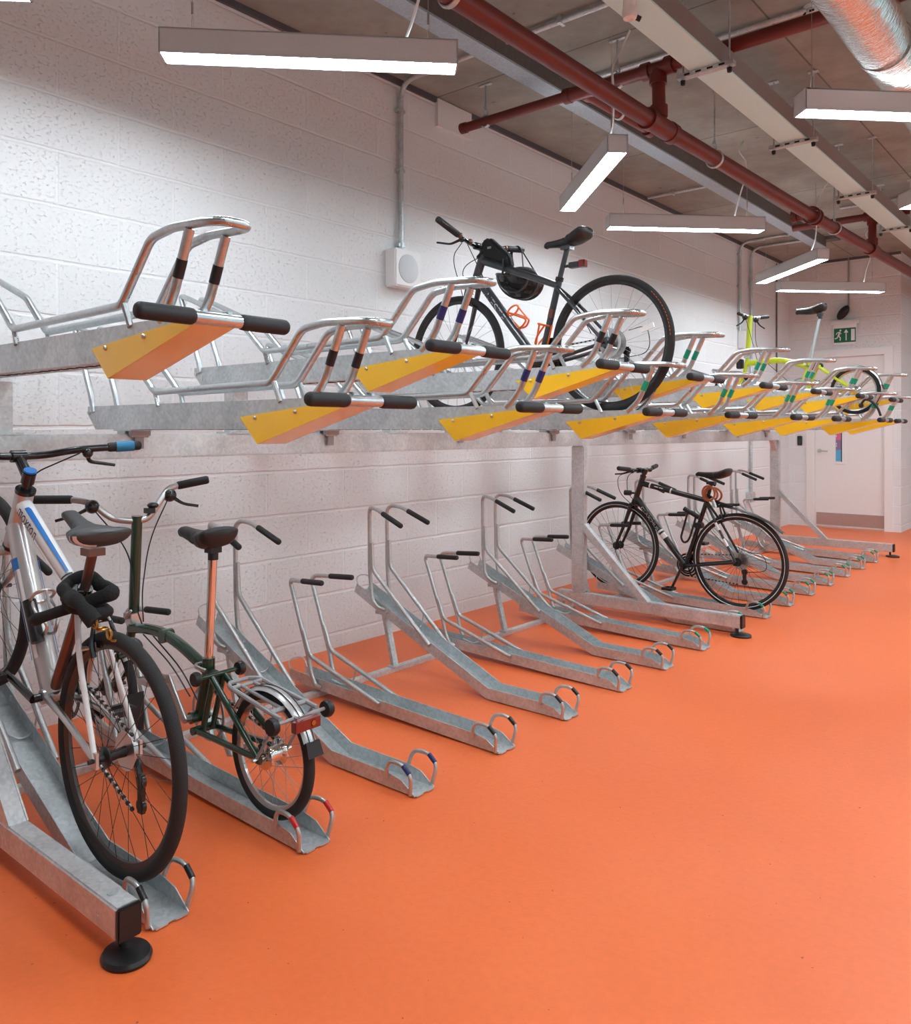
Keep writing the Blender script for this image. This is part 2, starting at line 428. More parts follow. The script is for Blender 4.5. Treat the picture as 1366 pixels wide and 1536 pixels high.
struct('wall_far', MB().box((XC-.2, Y1, -.1), (X1+.2, Y1+.2, CE+.05)), 'wall_b', smooth=False)
wr_ = MB().box((X1, Y0, -.1), (X1+.2, Y1, .25)).box((X1, Y0, 3.35), (X1+.2, Y1, CE+.05))  # openings made up to admit cool fill from the world
for i in range(6): wr_.box((X1, Y0+i*3.9-.15, .25), (X1+.2, Y0+i*3.9+.15, 3.35))
struct('wall_right', wr_, 'wall_l', 'unseen white wall with openings added to let in fill light', smooth=False)
wf_ = MB().box((-.3, Y0-.2, -.1), (X1+.2, Y0, CE+.05))
struct('wall_front', wf_, 'wall_b', 'white blockwork wall', smooth=False)
# dark movement joint along the wall head
tj = MB().box((0, Y0, CE-.035), (.02, 4.09, CE)).box((0, 4.47, CE-.035), (.02, YB, CE)).box((0, YB-.02, CE-.03), (XC, YB, CE))
struct('trim_1', tj, mat('grey joint sealant', (.10, .10, .11), .7), 'dark grey joint where blockwork wall meets the ceiling', smooth=False)
struct('trim_2', MB().box((0, 4.10, CE-.19), (.022, 4.46, CE-.006)), 'cream', 'plain white board patch at the wall head', smooth=False)
# shallow downstand steel beam with a wide lower flange
bm_ = MB().box((.79, -3.9, 3.397), (.862, 9.95, CE), 1).box((.745, -3.9, 3.385), (.865, 9.95, 3.397), 0).box((.80, 9.9, 3.47), (.99, 10.05, 3.509), 1)
struct('ceiling_beam', bm_, ['speck', 'beam'], 'dark steel beam with speckled grey underside hung below the ceiling', smooth=False)

# door
d = struct('door_1', MB().box((.335, YB+.035, .012), (1.172, YB+.08, 2.235)), 'white', 'white door with narrow vision panel and steel kick plate', bevel=.002)
fr = MB()
fr.box((DX0, YB-.02, 0), (.335, YB+.12, DZ)).box((1.172, YB-.02, 0), (DX1, YB+.12, DZ)).box((.335, YB-.02, 2.235), (1.172, YB+.12, DZ))
fr.box((DX0-.03, YB-.022, 0), (DX0+.01, YB, DZ-.01)).box((DX1-.01, YB-.022, 0), (DX1+.03, YB, DZ-.01)).box((DX0-.03, YB-.022, DZ-.01), (DX1+.03, YB, DZ+.03))
struct('door_frame', fr, 'white', parent=d, smooth=False)
struct('kick_plate', MB().box((.345, YB+.030, .03), (1.165, YB+.036, .19)), 'steel', 'brushed steel kick plate', parent=d)
hd = MB().lathe((.385, YB+.03, 1.005), Matrix.Identity(3), [(.0, .006), (.027, .006), (.027, -.008), (.0, -.008)], 20, closed=False)
hd.tube([(.385, YB+.03, 1.005), (.385, YB-.025, 1.005), (.50, YB-.025, 1.0)], .0085, f=.02)
struct('door_handle', hd, 'alu', 'brushed lever handle', parent=d)
vf = MB().box((.565, YB+.028, .86), (.585, YB+.04, 1.86)).box((.665, YB+.028, .86), (.705, YB+.04, 1.86)).box((.55, YB+.024, .835), (.72, YB+.04, .862)).box((.55, YB+.024, 1.858), (.72, YB+.04, 1.885))
struct('vision_panel_frame', vf, 'white', parent=d)
vg = MB().box((.585, YB+.034, .862), (.665, YB+.0385, 1.858), 0)
for (z0, z1, mm) in ((.875, 1.02, 1), (1.02, 1.15, 2), (1.15, 1.34, 3), (1.34, 1.85, 1)): vg.box((.585, YB+.0325, z0), (.652, YB+.0345, z1), mm)
vg.box((.652, YB+.032, .862), (.661, YB+.036, 1.858), 4)
for k, z in enumerate((1.06, 1.09, 1.19, 1.23)): vg.box((.591, YB+.0315, z), (.600, YB+.033, z+.02), 5)
struct('vision_panel', vg, ['glass', 'sky', 'purple', 'pink', 'dark', 'white'], 'narrow glass panel with pink, purple and blue poster behind', parent=d)

# door entry reader
r_ = Thing('mounted_card_reader', 'small black card reader on the white wall left of the door', 'card reader', (.145, YB, 1.14))
r_.part('reader_body', MB().box((.115, YB-.022, 1.075), (.175, YB, 1.20)), 'blackp', bevel=.005)
r_.part('reader_face', MB().box((.125, YB-.0235, 1.085), (.165, YB-.021, 1.16)), 'dkgrey')

# exit sign
es = Thing('exit_sign', 'green emergency exit sign with running man, arrow and door, above the door', 'exit sign', (.73, YB, 2.50))
es.part('sign_housing', MB().box((.545, YB-.075, 2.645), (.885, YB, 2.70)), 'cream', bevel=.006)
sg = MB().box((.575, YB-.045, 2.385), (.858, YB-.033, 2.645), 1).box((.585, YB-.0475, 2.415), (.848, YB-.044, 2.60), 0)
Yf = YB-.0478
def flat(poly, mm=1): sg.prism(poly, Yf-.001, Yf+.0005, mm)
def stroke(a, b, w):
    a, b = V((a[0], a[1])), V((b[0], b[1])); dd = (b-a).normalized(); n = V((-dd.y, dd.x))*w/2
    flat([tuple(a+n), tuple(b+n), tuple(b-n), tuple(a-n)])
# running figure (head, trunk, arms, legs)
flat([(.664+.013*math.cos(q*PI/6), 2.572+.013*math.sin(q*PI/6)) for q in range(12)])
stroke((.655, 2.556), (.640, 2.500), .024); stroke((.655, 2.552), (.625, 2.545), .010); stroke((.625, 2.547), (.612, 2.520), .010)
stroke((.656, 2.548), (.676, 2.528), .010); stroke((.640, 2.502), (.664, 2.478), .013); stroke((.664, 2.480), (.660, 2.440), .013)
stroke((.638, 2.504), (.622, 2.474), .013); stroke((.624, 2.476), (.597, 2.468), .013)
# arrow up
stroke((.733, 2.44), (.733, 2.55), .012); flat([(.705, 2.54), (.761, 2.54), (.733, 2.585)])
# door
flat([(.792, 2.435), (.836, 2.435), (.836, 2.582), (.792, 2.582)])
es.part('sign_face', sg, ['signg', 'white'], smooth=False)

# black sounder pod with its conduit on the back wall
sp = Thing('wall_microphone', 'black oval pod hanging from a thin conduit above the exit sign', 'sensor', (.755, YB, 2.9))
Rm = Matrix.Rotation(math.radians(38), 3, 'Y')
sp.part('pod', MB().sphere((.70, YB-.06, 2.80), .105, seg=24, rings=14, sc=(.52, .5, 1.0), R=Rm), 'blackp')
sp.part('conduit', MB().tube([(.755, YB-.012, CE), (.755, YB-.012, 2.89), (.74, YB-.04, 2.86)], .010, f=.03), 'grayp')

# ------------------------------------------------------------------ wall services
def speaker(name, y, z, s, label, yc, gz):
    t = Thing(name, label, 'speaker', (0, y, z))
    t.part('cabinet', MB().box((0, y-s/2, z-s/2), (.095, y+s/2, z+s/2)), 'white', bevel=.008)
    Ri = Matrix.Rotation(-PI/2, 3, 'Z')
    t.part('grille', MB().lathe((.096, y, z), Ri, [(0, .004), (s*.36, .004), (s*.385, .001), (s*.385, -.004)], 40, closed=False), 'grille')
    c = Thing('conduit', gz, 'conduit', (0, yc, CE))
    c.part('pipe', MB().tube([(.028, yc, z+s/2), (.028, yc, CE-.022), (.32, yc, CE-.022)], .0165, f=.12), 'galvd')
    k = MB()
    for zz in (z+s/2+.03, z+.62, z+1.0):
        if zz < CE-.1: k.box((0, yc-.03, zz), (.04, yc+.03, zz+.018)); k.lathe((.028, yc, zz+.009), Matrix.Rotation(PI/2, 3, 'X'), [(.0165, -.014), (.021, -.014), (.021, .014), (.0165, .014)], 16)
    c.part('saddle_clip', k, 'galvd')
speaker('wall_speaker', 3.735, 2.295, .235, 'square white loudspeaker high on the wall left of the black bike', 3.735, 'steel conduit dropping from ceiling to the nearer loudspeaker')
speaker('wall_speaker', 9.60, 2.345, .21, 'small white loudspeaker high on the wall behind the lime folding bike', 9.50, 'steel conduit dropping from ceiling to the farther loudspeaker')

c = Thing('conduit', 'steel conduit bending from ceiling down behind racks to the low socket', 'conduit', (0, 9.93, CE))
c.part('pipe', MB().tube([(.03, 9.86, .50), (.03, 9.86, CE-.022), (.78, 9.86, CE-.022)], .0165, f=.14), 'galvd')
k = MB()
for zz in (.8, 1.6, 2.4, 3.05): k.box((0, 9.83, zz), (.04, 9.89, zz+.018))
k.lathe((.03, 9.86, 3.0), Matrix.Rotation(PI/2, 3, 'X'), [(.0165, -.014), (.022, -.014), (.022, .014), (.0165, .014)], 16)
c.part('saddle_clip', k, 'galvd')
s_ = Thing('wall_socket', 'small grey metal socket box low on the wall by the far post', 'socket', (0, 9.83, .47))
s_.part('box', MB().box((0, 9.76, .41), (.06, 9.92, .53)), 'galvd', bevel=.004)
s_.part('face_plate', MB().box((.06, 9.77, .42), (.066, 9.91, .52)), 'alu', bevel=.002)
c = Thing('conduit', 'thin dark wire running down wall near the far corner', 'conduit', (0, 10.82, 3.4))
c.part('pipe', MB().tube([(.014, 10.82, 1.2), (.014, 10.82, 3.45)], .009), 'beam')
c.part('white_sleeve', MB().tube([(.014, 10.82, 2.0), (.014, 10.82, 2.03)], .02), 'white')

def ceil_conduit(y, x0, x1, label, boxes=()):
    c = Thing('conduit', label, 'conduit', (x0, y, CE))
    c.part('pipe', MB().tube([(x0, y, CE-.024), (x1, y, CE-.024)], .014), 'galv')
    k = MB(); x = x0+.25
    while x < x1-.05: k.box((x, y-.028, CE-.042), (x+.018, y+.028, CE)); x += .55
    c.part('saddle_clip', k, 'galvd')
ceil_conduit(3.73, .42, 1.95, 'straight ceiling conduit in line with the nearer loudspeaker')
ceil_conduit(4.46, .90, 2.28, 'straight ceiling conduit ending at the smoke detector')
ceil_conduit(7.10, .05, .62, 'short ceiling conduit between wall and beam')
ceil_conduit(8.65, 1.35, 2.6, 'straight ceiling conduit past the far end of the red pipe')
ceil_conduit(9.45, .33, .72, 'short ceiling conduit stub feeding the farther loudspeaker')

sd = Thing('smoke_detector', 'round white smoke detector on ceiling beside foil duct', 'smoke detector', (2.31, 4.5, CE))
I3 = Matrix.Identity(3); RX = Matrix.Rotation(PI/2, 3, 'X')
sd.part('detector_base', MB().lathe((2.31, 4.5, CE), RX, [(0, -.0), (.062, 0), (.062, -.02), (0, -.02)][::-1], 32, closed=False), 'cream')
q = MB().lathe((2.31, 4.5, CE), RX, [(.052, .02), (.052, .03), (.062, .036), (.06, .052), (.04, .062), (0, .064)], 32, closed=False)
q.T = None
sd.part('detector_head', MB().lathe((2.31, 4.5, CE), Matrix.Rotation(-PI/2, 3, 'X'), [(.050, .018), (.050, .030), (.06, .034), (.058, .05), (.04, .06), (0, .062)], 32, closed=False), 'cream')
sl = MB()
for kk in range(8):
    a = 2*PI*kk/8; sl.box((2.31-.012, 4.5-.061, CE-.047), (2.31+.012, 4.5-.052, CE-.037), R=Matrix.Rotation(a, 3, 'Z'), c=(2.31, 4.5, CE-.042))
sd.part('vent_slot', sl, 'dark')

# ------------------------------------------------------------------ red pipework
MZ, CZ = 2.958, 3.27
pw = Thing('sprinkler_pipework', 'red oxide sprinkler pipes running under the concrete ceiling', 'pipe', (1.59, 4.15, 3.0))
mp = [(1.64, -3.9, MZ), (1.585, 2.68, MZ), (1.59, 4.16, MZ), (1.66, 6.63, MZ), (1.765, 9.58, MZ), (1.89, 13.05, MZ)]
pw.part('main_pipe', MB().tube(mp, .046, 20), 'redpipe')
BY, B2 = 4.145, 8.29
pw.part('branch_pipe', MB().tube([(.19, BY, CZ), (1.08, BY, CZ)], .030, 14).tube([(1.08, BY, CZ), (5.2, BY, CZ)], .036, 14), 'redpipe')
pw.part('branch_pipe', MB().tube([(1.01, B2, CZ), (5.2, B2, CZ)], .034, 14), 'redpipe')
pw.part('branch_pipe', MB().tube([(1.10, BY, CZ), (1.145, BY+.80, CZ-.02)], .026, 12), 'redpipe')
pw.part('riser', MB().tube([(1.59, 4.16, MZ), (1.59, BY, CZ)], .037, 14), 'redpipe')
pw.part('riser', MB().tube([(1.725, B2, MZ), (1.725, B2, CZ)], .035, 14), 'redpipe')
def collar(c, axis, r, l):
    Rr = {'x': Matrix.Rotation(-PI/2, 3, 'Z'), 'y': I3, 'z': RX}[axis]
    pw.part('coupling', MB().lathe(c, Rr, [(r*.8, -l), (r, -l), (r, l), (r*.8, l)], 24), 'redpipe')
for y in (4.04, 4.30): collar((1.59, y, MZ), 'y', .058, .03)
collar((1.59, 4.17, MZ), 'y', .053, .12); collar((1.59, 4.155, MZ+.077), 'z', .048, .03); collar((1.59, BY, CZ-.062), 'z', .048, .026)
for x in (1.52, 1.66): collar((x, BY, CZ), 'x', .049, .022)
for x in (1.01, 1.19): collar((x, BY, CZ), 'x', .045, .02)
collar((1.10, BY, CZ), 'x', .041, .08); collar((1.102, BY+.06, CZ), 'y', .035, .03); collar((1.145, BY+.78, CZ-.02), 'y', .037, .03)
collar((.21, BY, CZ), 'x', .035, .02)
for y in (6.65, 6.73): collar((1.665, y, MZ), 'y', .068, .014)
pw.part('stub_pipe', MB().tube([(1.665, 6.69, MZ), (1.525, 6.69, MZ+.02)], .036, 12), 'redpipe'); collar((1.525, 6.69, MZ+.02), 'x', .048, .02)
collar((1.722, B2, MZ), 'y', .058, .09); collar((1.725, B2, MZ+.072), 'z', .048, .03); collar((1.725, B2, CZ-.052), 'z', .046, .03); collar((1.725, B2, CZ), 'x', .044, .07)
def hanger(px, py, pz, r):
    h = MB().tube([(px, py, pz+r+.04), (px, py, CE)], .006, 8)
    h.torus((px, py, pz), I3, r+.006, .006, 24, 6, sy=2.4)
    h.torus((px, py, pz+r+.035), Matrix.Rotation(PI/2, 3, 'Z'), .025, .005, 16, 6)
    h.box((px-.05, py-.012, CE-.008), (px+.05, py+.012, CE))
    pw.part('pipe_hanger', h, 'galvd', label='grey steel rod hanger')
hanger(1.605, 4.89, MZ, .046); hanger(1.685, 7.20, MZ, .046); hanger(.39, BY, CZ, .03); hanger(1.122, BY+.42, CZ-.01, .026); hanger(1.34, BY, CZ, .036); hanger(1.585, 2.38, MZ, .046)

# ------------------------------------------------------------------ cable trunking, sensor, duct
TX0, TX1, TZ = 1.872, 2.024, 3.10
ct = Thing('cable_trunking', 'white rectangular cable trunking hung on steel brackets from the ceiling', 'trunking', (1.95, 5.0, TZ))
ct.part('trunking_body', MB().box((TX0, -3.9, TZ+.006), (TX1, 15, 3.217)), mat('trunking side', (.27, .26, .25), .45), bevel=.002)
ct.part('trunking_lid', MB().box((TX0-.003, -3.9, TZ), (TX1+.003, 15, TZ+.012)), 'lid_tint', label='white lid facing down', bevel=.002)
for y in (2.6, 3.94, 5.30, 6.78, 8.15, 9.7):
    b = MB().box((TX0-.07, y-.021, TZ-.024), (TX1+.07, y+.021, TZ-.002))
    for i in range(4): b.box((TX0-.03+i*.06, y-.0215, TZ-.018), (TX0+.0+i*.06, y+.0215, TZ-.008), 1)
    br = ct.part('bracket', b, ['galvd', 'dark'], label='slotted steel bracket')
    rd = MB()
    for x in (TX0-.045, TX1+.045):
        rd.tube([(x, y, TZ-.045), (x, y, CE)], .005, 8)
        rd.lathe((x, y, TZ-.045), RX, [(0, -.014), (.011, -.01), (.014, .012), (0, .016)], 12, closed=False, m=1)
        rd.box((x-.03, y-.02, CE-.008), (x+.03, y+.02, CE))
    ct.part('hanging_rod', rd, ['galvd', 'blackp'], parent=br)
ps = Thing('hanging_sensor', 'white cylindrical presence sensor under the cable trunking', 'sensor', (1.985, 3.07, TZ))
RD = Matrix.Rotation(-PI/2, 3, 'X')
ps.part('sensor_body', MB().lathe((1.985, 3.07, TZ-.001), RD, [(0, 0), (.026, 0), (.028, .01), (.028, .065), (0, .065)], 28, closed=False), 'clear')
ps.part('sensor_cap', MB().lathe((1.985, 3.07, TZ-.06), RD, [(0, 0), (.031, 0), (.032, .004), (.031, .030), (.027, .042), (.015, .046), (.013, .040), (0, .040)], 28, closed=False), 'cream')
ps.part('cable_gland', MB().tube([(1.93, 3.20, TZ-.001), (1.93, 3.20, TZ-.02), (1.955, 3.225, TZ-.035)], .012, f=.02), 'blackp')
ad = Thing('air_duct', 'round insulated air duct wrapped in crinkled silver foil', 'duct', (2.717, 5, 3.055))
dp = [(2.717+.006*math.sin(i*1.7), -3.9+.25*i, 3.055+.004*math.cos(i*2.3)) for i in range(76)]
ad.part('foil_jacket', MB().tube(dp, [.120+.004*math.sin(i*1.9)+.003*math.sin(i*.7) for i in range(76)], 40), 'foil')
for y in (1.3, 2.8, 4.15, 5.6, 7.1): ad.part('foil_tape', MB().torus((2.717, y, 3.055), I3, .1215, .004, 40, 6, sy=6), 'foil')
dh = MB()
for y in (2.0, 4.9, 7.8): dh.torus((2.717, y, 3.055), I3, .125, .002, 40, 6, sy=8); dh.tube([(2.717, y, 3.18), (2.717, y, CE)], .005, 8)
ad.part('duct_hanger', dh, 'galvd')

# ------------------------------------------------------------------ pendant lamps
LZ, LL, LW, LH = 2.79, 1.2, .115, .10
def lamp(x, y, ang, label, wo=.12):
    t = Thing('pendant_light', label, 'ceiling light', (x, y, LZ), 'slim pendant strip lights hung in a zigzag')
    t.o.rotation_euler = (0, 0, math.radians(ang))
    def P(mb): mb.T = Matrix.Translation(V((x, y, LZ))); return mb
    h = P(MB()); w = LW/2; l = LL/2; tk = .006
    h.box((-l, -w, .008), (l, -w+tk, LH)).box((-l, w-tk, .008), (l, w, LH)).box((-l, -w, .008), (-l+tk, w, LH)).box((l-tk, -w, .008), (l, w, LH)).box((-l, -w, LH-tk), (l, w, LH))
    for (lo, hi) in (((-l, -w, 0), (l, -w+tk, .009)), ((-l, w-tk, 0), (l, w, .009)), ((-l, -w, 0), (-l+tk, w, .009)), ((l-tk, -w, 0), (l, w, .009))): h.box(lo, hi)
    t.part('housing', h, 'brownm', smooth=False)
    t.part('diffuser', P(MB()).box((-l+tk, -w+tk, .002), (l-tk, w-tk, .008)), 'lens', label='glowing white diffuser', smooth=False)
    t.part('added_fill', P(MB()).box((-l+.05, -w+.03, LH), (l-.05, w-.03, LH+.003)), 'fill_glow', label='faint glowing strip added to brighten the ceiling', smooth=False)  # added glow strip, gives ceiling and upper walls neutral light
    for s in (-1, 1):
        wr = P(MB()).tube([(s*(l-wo), -.02, LH), (s*(l-wo), 0, LH+.09)], .0012, 5).tube([(s*(l-wo), .02, LH), (s*(l-wo), 0, LH+.09)], .0012, 5)
        wr.tube([(s*(l-wo), 0, LH+.08), (s*(l-wo), 0, LH+.13)], .005, 8).tube([(s*(l-wo), 0, LH+.1), (s*(l-wo), 0, CE-LZ)], .0014, 5)
        t.part('suspension_wire', wr, 'steel')
    cd = P(MB()).tube([(l-.22, 0, LH), (l-.18, .03, LH+.12), (l-.13, .015, LH+.30), (l-.11, .0, LH+.42), (l-.16, .07, CE-LZ-.08), (l-.10, .10, CE-LZ)], .006, 8, f=.12)
    t.part('power_cord', cd, 'cream', label='white power cord')
    return t
lamp(1.00, 2.19, 45, 'pendant strip light hung high at upper left, nearest of those facing the wall')
lamp(1.02, 4.38, -45, 'pendant strip light end-on above the black bike')
lamp(1.00, 5.82, 45, 'pendant strip light side-on, right of the black bike saddle')
lamp(1.06, 8.03, -45, 'pendant strip light end-on above the lime bike handlebars')
lamp(1.05, 9.43, 45, 'farthest pendant strip light, side-on before the back wall')
lamp(2.80, 4.45, 45, 'pendant strip light cut by the right edge, under the foil duct', .06)
lamp(2.82, 5.83, -45, 'pendant strip light with only its end showing at right edge')
for (x, y, a) in ((1.0, .78, -45), (2.80, 8.05, 45), (2.82, 9.45, -45), (2.82, 2.25, -45), (2.8, .85, 45), (4.6, 2.2, 45), (4.6, 4.4, -45), (4.6, 5.9, 45), (4.6, 8.0, -45), (4.6, .4, -45), (6.2, 6.4, -45), (6.2, 9.4, 45), (4.6, 10.6, 45), (3.9, 12.6, -45)):  # zigzag carried on unseen; far-right lamps added to lift the lower wall
    lamp(x, y, a, 'unseen pendant strip light placed to help light the room')

# ------------------------------------------------------------------ two-tier rack frame
FY = [1.0, 5.0, 9.10]
HI = {0: 1.145, 2: 2.125, 4: 3.10, 6: 4.08, 8: 5.11, 10: 6.11, 12: 7.13, 14: 8.15}
LO = {1: 1.635, 3: 2.615, 5: 3.605, 7: 4.575, 9: 5.615, 11: 6.62, 13: 7.645, 15: 8.645}
rk = Thing('rack_frame', 'galvanised two-tier bike rack frame with long beam, posts and floor feet', 'bike rack', (.57, 5, 0))
rk.part('beam', MB().box((.52, .2, 1.168), (.62, 9.16, 1.265)), 'galv', label='long galvanised crossbeam', bevel=.006)
for y in FY:
    rk.part('post', MB().box((.52, y-.031, .132), (.62, y+.031, 1.168)), 'galv', bevel=.008)
    ft = rk.part('foot', MB().box((.40, y-.03, .052), (1.735, y+.03, .132)), 'galv', bevel=.005)
    rk.part('end_cap', MB().box((1.733, y-.031, .051), (1.746, y+.031, .133)), 'blackp', parent=ft, label='black plastic end cap', bevel=.004)
    pd = MB().lathe((1.728, y, 0), Matrix.Rotation(PI/2, 3, 'X'), [(0, 0), (.056, 0), (.058, .008), (.053, .016), (.022, .022), (0, .023)], 36, closed=False)
    pd.v = [V((1.728+(v.x-1.728)*1.12, v.y, abs(v.z))) for v in pd.v]
    pd.tube([(1.705, y, .015), (1.705, y, .06)], .009, 10)
    rk.part('foot_pad', pd, 'blackp', parent=ft, label='round black floor pad')
    rk.part('fixing', MB().box((1.64, y-.032, .075), (1.65, y+.032, .085)).lathe((1.66, y, .1325), RX, [(0, -.003), (.014, -.003), (.014, .003), (0, .003)], 14, closed=False), 'galvd', parent=ft)
    # slanting brace, open channel
    b = MB(); a0, a1 = V((.622, y, .615)), V((1.105, y, .130))
    b.bar(a0+V((0, 0, 0)), a1, .05, .005, 0, up=(1, 0, 1)); dn = V((-.7, 0, -.7))*.032
    for s in (-.025, .025): b.bar(a0+V((0, s, 0))+dn*.5, a1+V((0, s, 0))+dn*.5, .005, .045, 0, up=(1, 0, 1))
    rk.part('brace', b, 'galv')
    rk.part('backing_foot', MB().box((.36, y-.06, .0), (.50, y+.06, .012)).box((.42, y-.012, .01), (.44, y+.012, .06)), 'galvd')
g = MB()
for y in FY[2:]:
    vs = [(.545, y-.031, 1.168), (.545, y-.13, 1.168), (.545, y-.031, 1.05)]
    g.add([V((x, p, q)) for x in (.545, .595) for (_, p, q) in vs], [(0, 1, 2), (5, 4, 3), (0, 3, 4, 1), (1, 4, 5, 2), (2, 5, 3, 0)])
rk.part('gusset', g, 'galv')
for k, y in HI.items():
    r = MB().box((.535, y-.04, 1.262), (.60, y+.04, 1.448))
    r.box((.60, y-.045, 1.30), (.615, y-.02, 1.42), 1)
    r.box((.52, y-.07, 1.262), (.62, y+.07, 1.272))
    rk.part('riser_bracket', r, ['galv', 'galvd'], label='short upright carrying a raised tray', bevel=.002)
for k, y in LO.items():
    r = MB().box((.54, y-.04, 1.262), (.60, y+.04, 1.276))
    rk.part('seat_plate', r, 'galvd')

# ------------------------------------------------------------------ upper trays
def upper_parts():
    """meshes for one slide-out tray; origin on the tray top at the wall line"""
    o = {}
    ch = MB()
    side = [(.325, .004), (.325, -.03), (.388, -.09), (1.44, -.09), (1.80, -.035), (1.86, -.012), (1.86, .004)]
    for y in (-.052, .049): ch.prism(side, y, y+.003)
    ch.box((.33, -.05, -.016), (1.86, .05, -.012)); ch.box((.39, -.05, -.09), (1.44, .05, -.087))
    ch.box((.322, -.052, -.028), (.326, .052, .004))
    for i in range(12): ch.box((.62+i*.062, -.012, -.0915), (.62+i*.062+.03, .012, -.0895), 1)
    for y in (-.054, .054):
        ch.lathe((.337, y, -.022), I3, [(0, .004), (.008, .004), (.008, -.004), (0, -.004)], 10, closed=False, m=2)
        ch.box((.378, y-.003, -.055), (.392, y+.003, -.030), 2)
    o['tray'] = (ch, ['galvd', 'dark', 'alu'])
    yg = MB()
    pl = [(1.369, -.050), (1.461, -.137), (1.885, -.022), (1.885, -.004)]
    for y in (-.0565, .0545): yg.prism(pl, y, y+.002)
    yg.add([(1.461, -.056, -.137), (1.461, .056, -.137), (1.885, .056, -.022), (1.885, -.056, -.022), (1.461, -.056, -.134), (1.461, .056, -.134), (1.885, .056, -.019), (1.885, -.056, -.019)], [(0, 1, 2, 3), (4, 5, 6, 7), (0, 1, 5, 4), (2, 3, 7, 6)])
    yg.add([(1.369, -.056, -.050), (1.369, .056, -.050), (1.461, .056, -.137), (1.461, -.056, -.137)], [(0, 1, 2, 3)])
    for x, z in ((1.452, -.053), (1.652, -.036)):
        for y in (-.058, .058): yg.sphere((x, y, z), .007, 1, 8, 5)
    o['end_guard'] = (yg, ['yellow', 'alu'])
    hb = MB().tube([(1.892, -.195, -.008), (1.892, .195, -.008)], .0165, 16)
    for y in (-.035, .035): hb.box((1.872, y-.006, -.004), (1.895, y+.006, .014), 0); hb.add([(1.87, y-.01, .018), (1.892, y-.01, .008), (1.892, y+.01, .008), (1.87, y+.01, .018)], [(0, 1, 2, 3)], 1)
    o['pull_bar'] = (hb, ['tube', 'blackp'])
    for n, s in (('a', -1), ('b', 1)):
        o['grip_'+n] = (MB().grip((1.892, s*.062, -.008), (1.892, s*.212, -.008), .0205), ['rubber'])
    w = .052
    half = [(.372, w, -.02), (.352, w, .045), (.245, w, .262), (.205, w, .345), (.275, w, .325), (.68, w, .178), (.838, w, .047), (1.526, w, .055), (1.678, w, .212), (1.78, w, .224), (1.93, w*.98, .216), (1.975, w*.55, .212)]
    pts = [V(p) for p in half]+[V((x, -y, z)) for x, y, z in reversed(half)]
    hp = MB().tube(pts, .0118, 14, f=.024, n=6)
    for y in (-w, w):
        hp.tube([(.862, y, -.005), (.842, y, .047)], .009, 8); hp.tube([(1.575, y, -.005), (1.54, y, .058)], .009, 8)
    o['wheel_hoop'] = (hp, ['tube'])
    for n, s in (('a', -1), ('b', 1)):
        st = [V((1.853, s*w*.98, .210)), V((1.775, s*w*.98, .045)), V((1.715, s*w*.9, -.002))]
        o['strut_'+n] = (MB().tube(st, .0125, 12, f=.05), ['tube'])
        d = (st[1]-st[0])
        o['band_'+n] = (MB().tube([st[0]+d*.42, st[0]+d*.68], .0136, 12), ['blackp'])
    cb = MB().box((.52, -.045, -.0955), (.655, .045, -.0905)).box((.623, -.038, -.115), (.652, .038, -.0955), 1).box((.624, -.018, -.165), (.636, .018, -.115), 1)
    cb.tube([(.640, -.032, -.112), (.640, .032, -.112)], .009, 10, m=0)
    o['slide_clip'] = (cb, ['galvd', 'grayp'])
    return o
UP = {k: mb.build('proto', mats) for k, (mb, mats) in upper_parts().items()}
for ob in UP.values(): COL.objects.unlink(ob)
def upper(y, T, dx, band, label, grp, high):
    t = Thing('sliding_bike_tray', label, 'bike tray', (dx, y, T), grp)
    def put(key, name, parent=None, lab=None, mm=None):
        ob = UP[key].copy(); ob.name = name; COL.objects.link(ob); ob.parent = parent or t.o
        if lab: ob['label'] = lab
        if mm:
            ob.data = ob.data.copy(); ob.data.materials[0] = M[mm]
        return ob
    put('tray', 'tray'); put('end_guard', 'end_guard', lab='yellow folded metal end guard'); put('wheel_hoop', 'wheel_hoop')
    pb = put('pull_bar', 'pull_bar')
    for s in 'ab': put('grip_'+s, 'grip', pb, 'black foam grip')
    bn = {'blackp': 'black', 'navy': 'navy', 'gtape': 'green'}[band]
    for s in 'ab':
        st = put('strut_'+s, 'strut'); put('band_'+s, 'marker_band', st, bn+' marker band', None if band == 'blackp' else band)
    if not high: put('slide_clip', 'slide_clip')
    return t
TH_, TL_ = 1.557, 1.372
hl = ['raised sliding tray with black bands at far left, nearest of the raised upper trays', 'raised sliding tray with navy bands in front of the black bike front wheel',
      'raised sliding tray with black bands in front of the black bike rear hub', 'raised sliding tray with green bands, first beyond the black bike',
      'raised sliding tray with green bands below the lime bike handlebars', 'raised sliding tray with green bands below the lime bike saddle post',
      'raised sliding tray with green bands crossing the lime bike rear hub', 'farthest raised sliding tray, beyond the lime folding bike']
ll = ['low sliding tray with black bands, nearest of the low upper trays', 'low sliding tray with navy bands, second low tray from the near end',
      'low sliding tray with green bands under the black bike', 'low sliding tray with green bands, first low tray beyond the black bike',
      'low sliding tray above the parked black and white bike saddle', 'low sliding tray directly before the lime folding bike', 'low sliding tray under the lime folding bike', 'farthest low sliding tray at the end of the upper tier']
BD = {0: 'blackp', 1: 'blackp', 2: 'navy', 3: 'navy', 4: 'blackp'}
DXO = {4: .05, 12: .04, 14: .06, 13: .08, 9: .02}
for i, (k, y) in enumerate(HI.items()): upper(y, TH_, DXO.get(k, 0), BD.get(k, 'gtape'), hl[i], 'raised sliding trays of the upper tier', True)
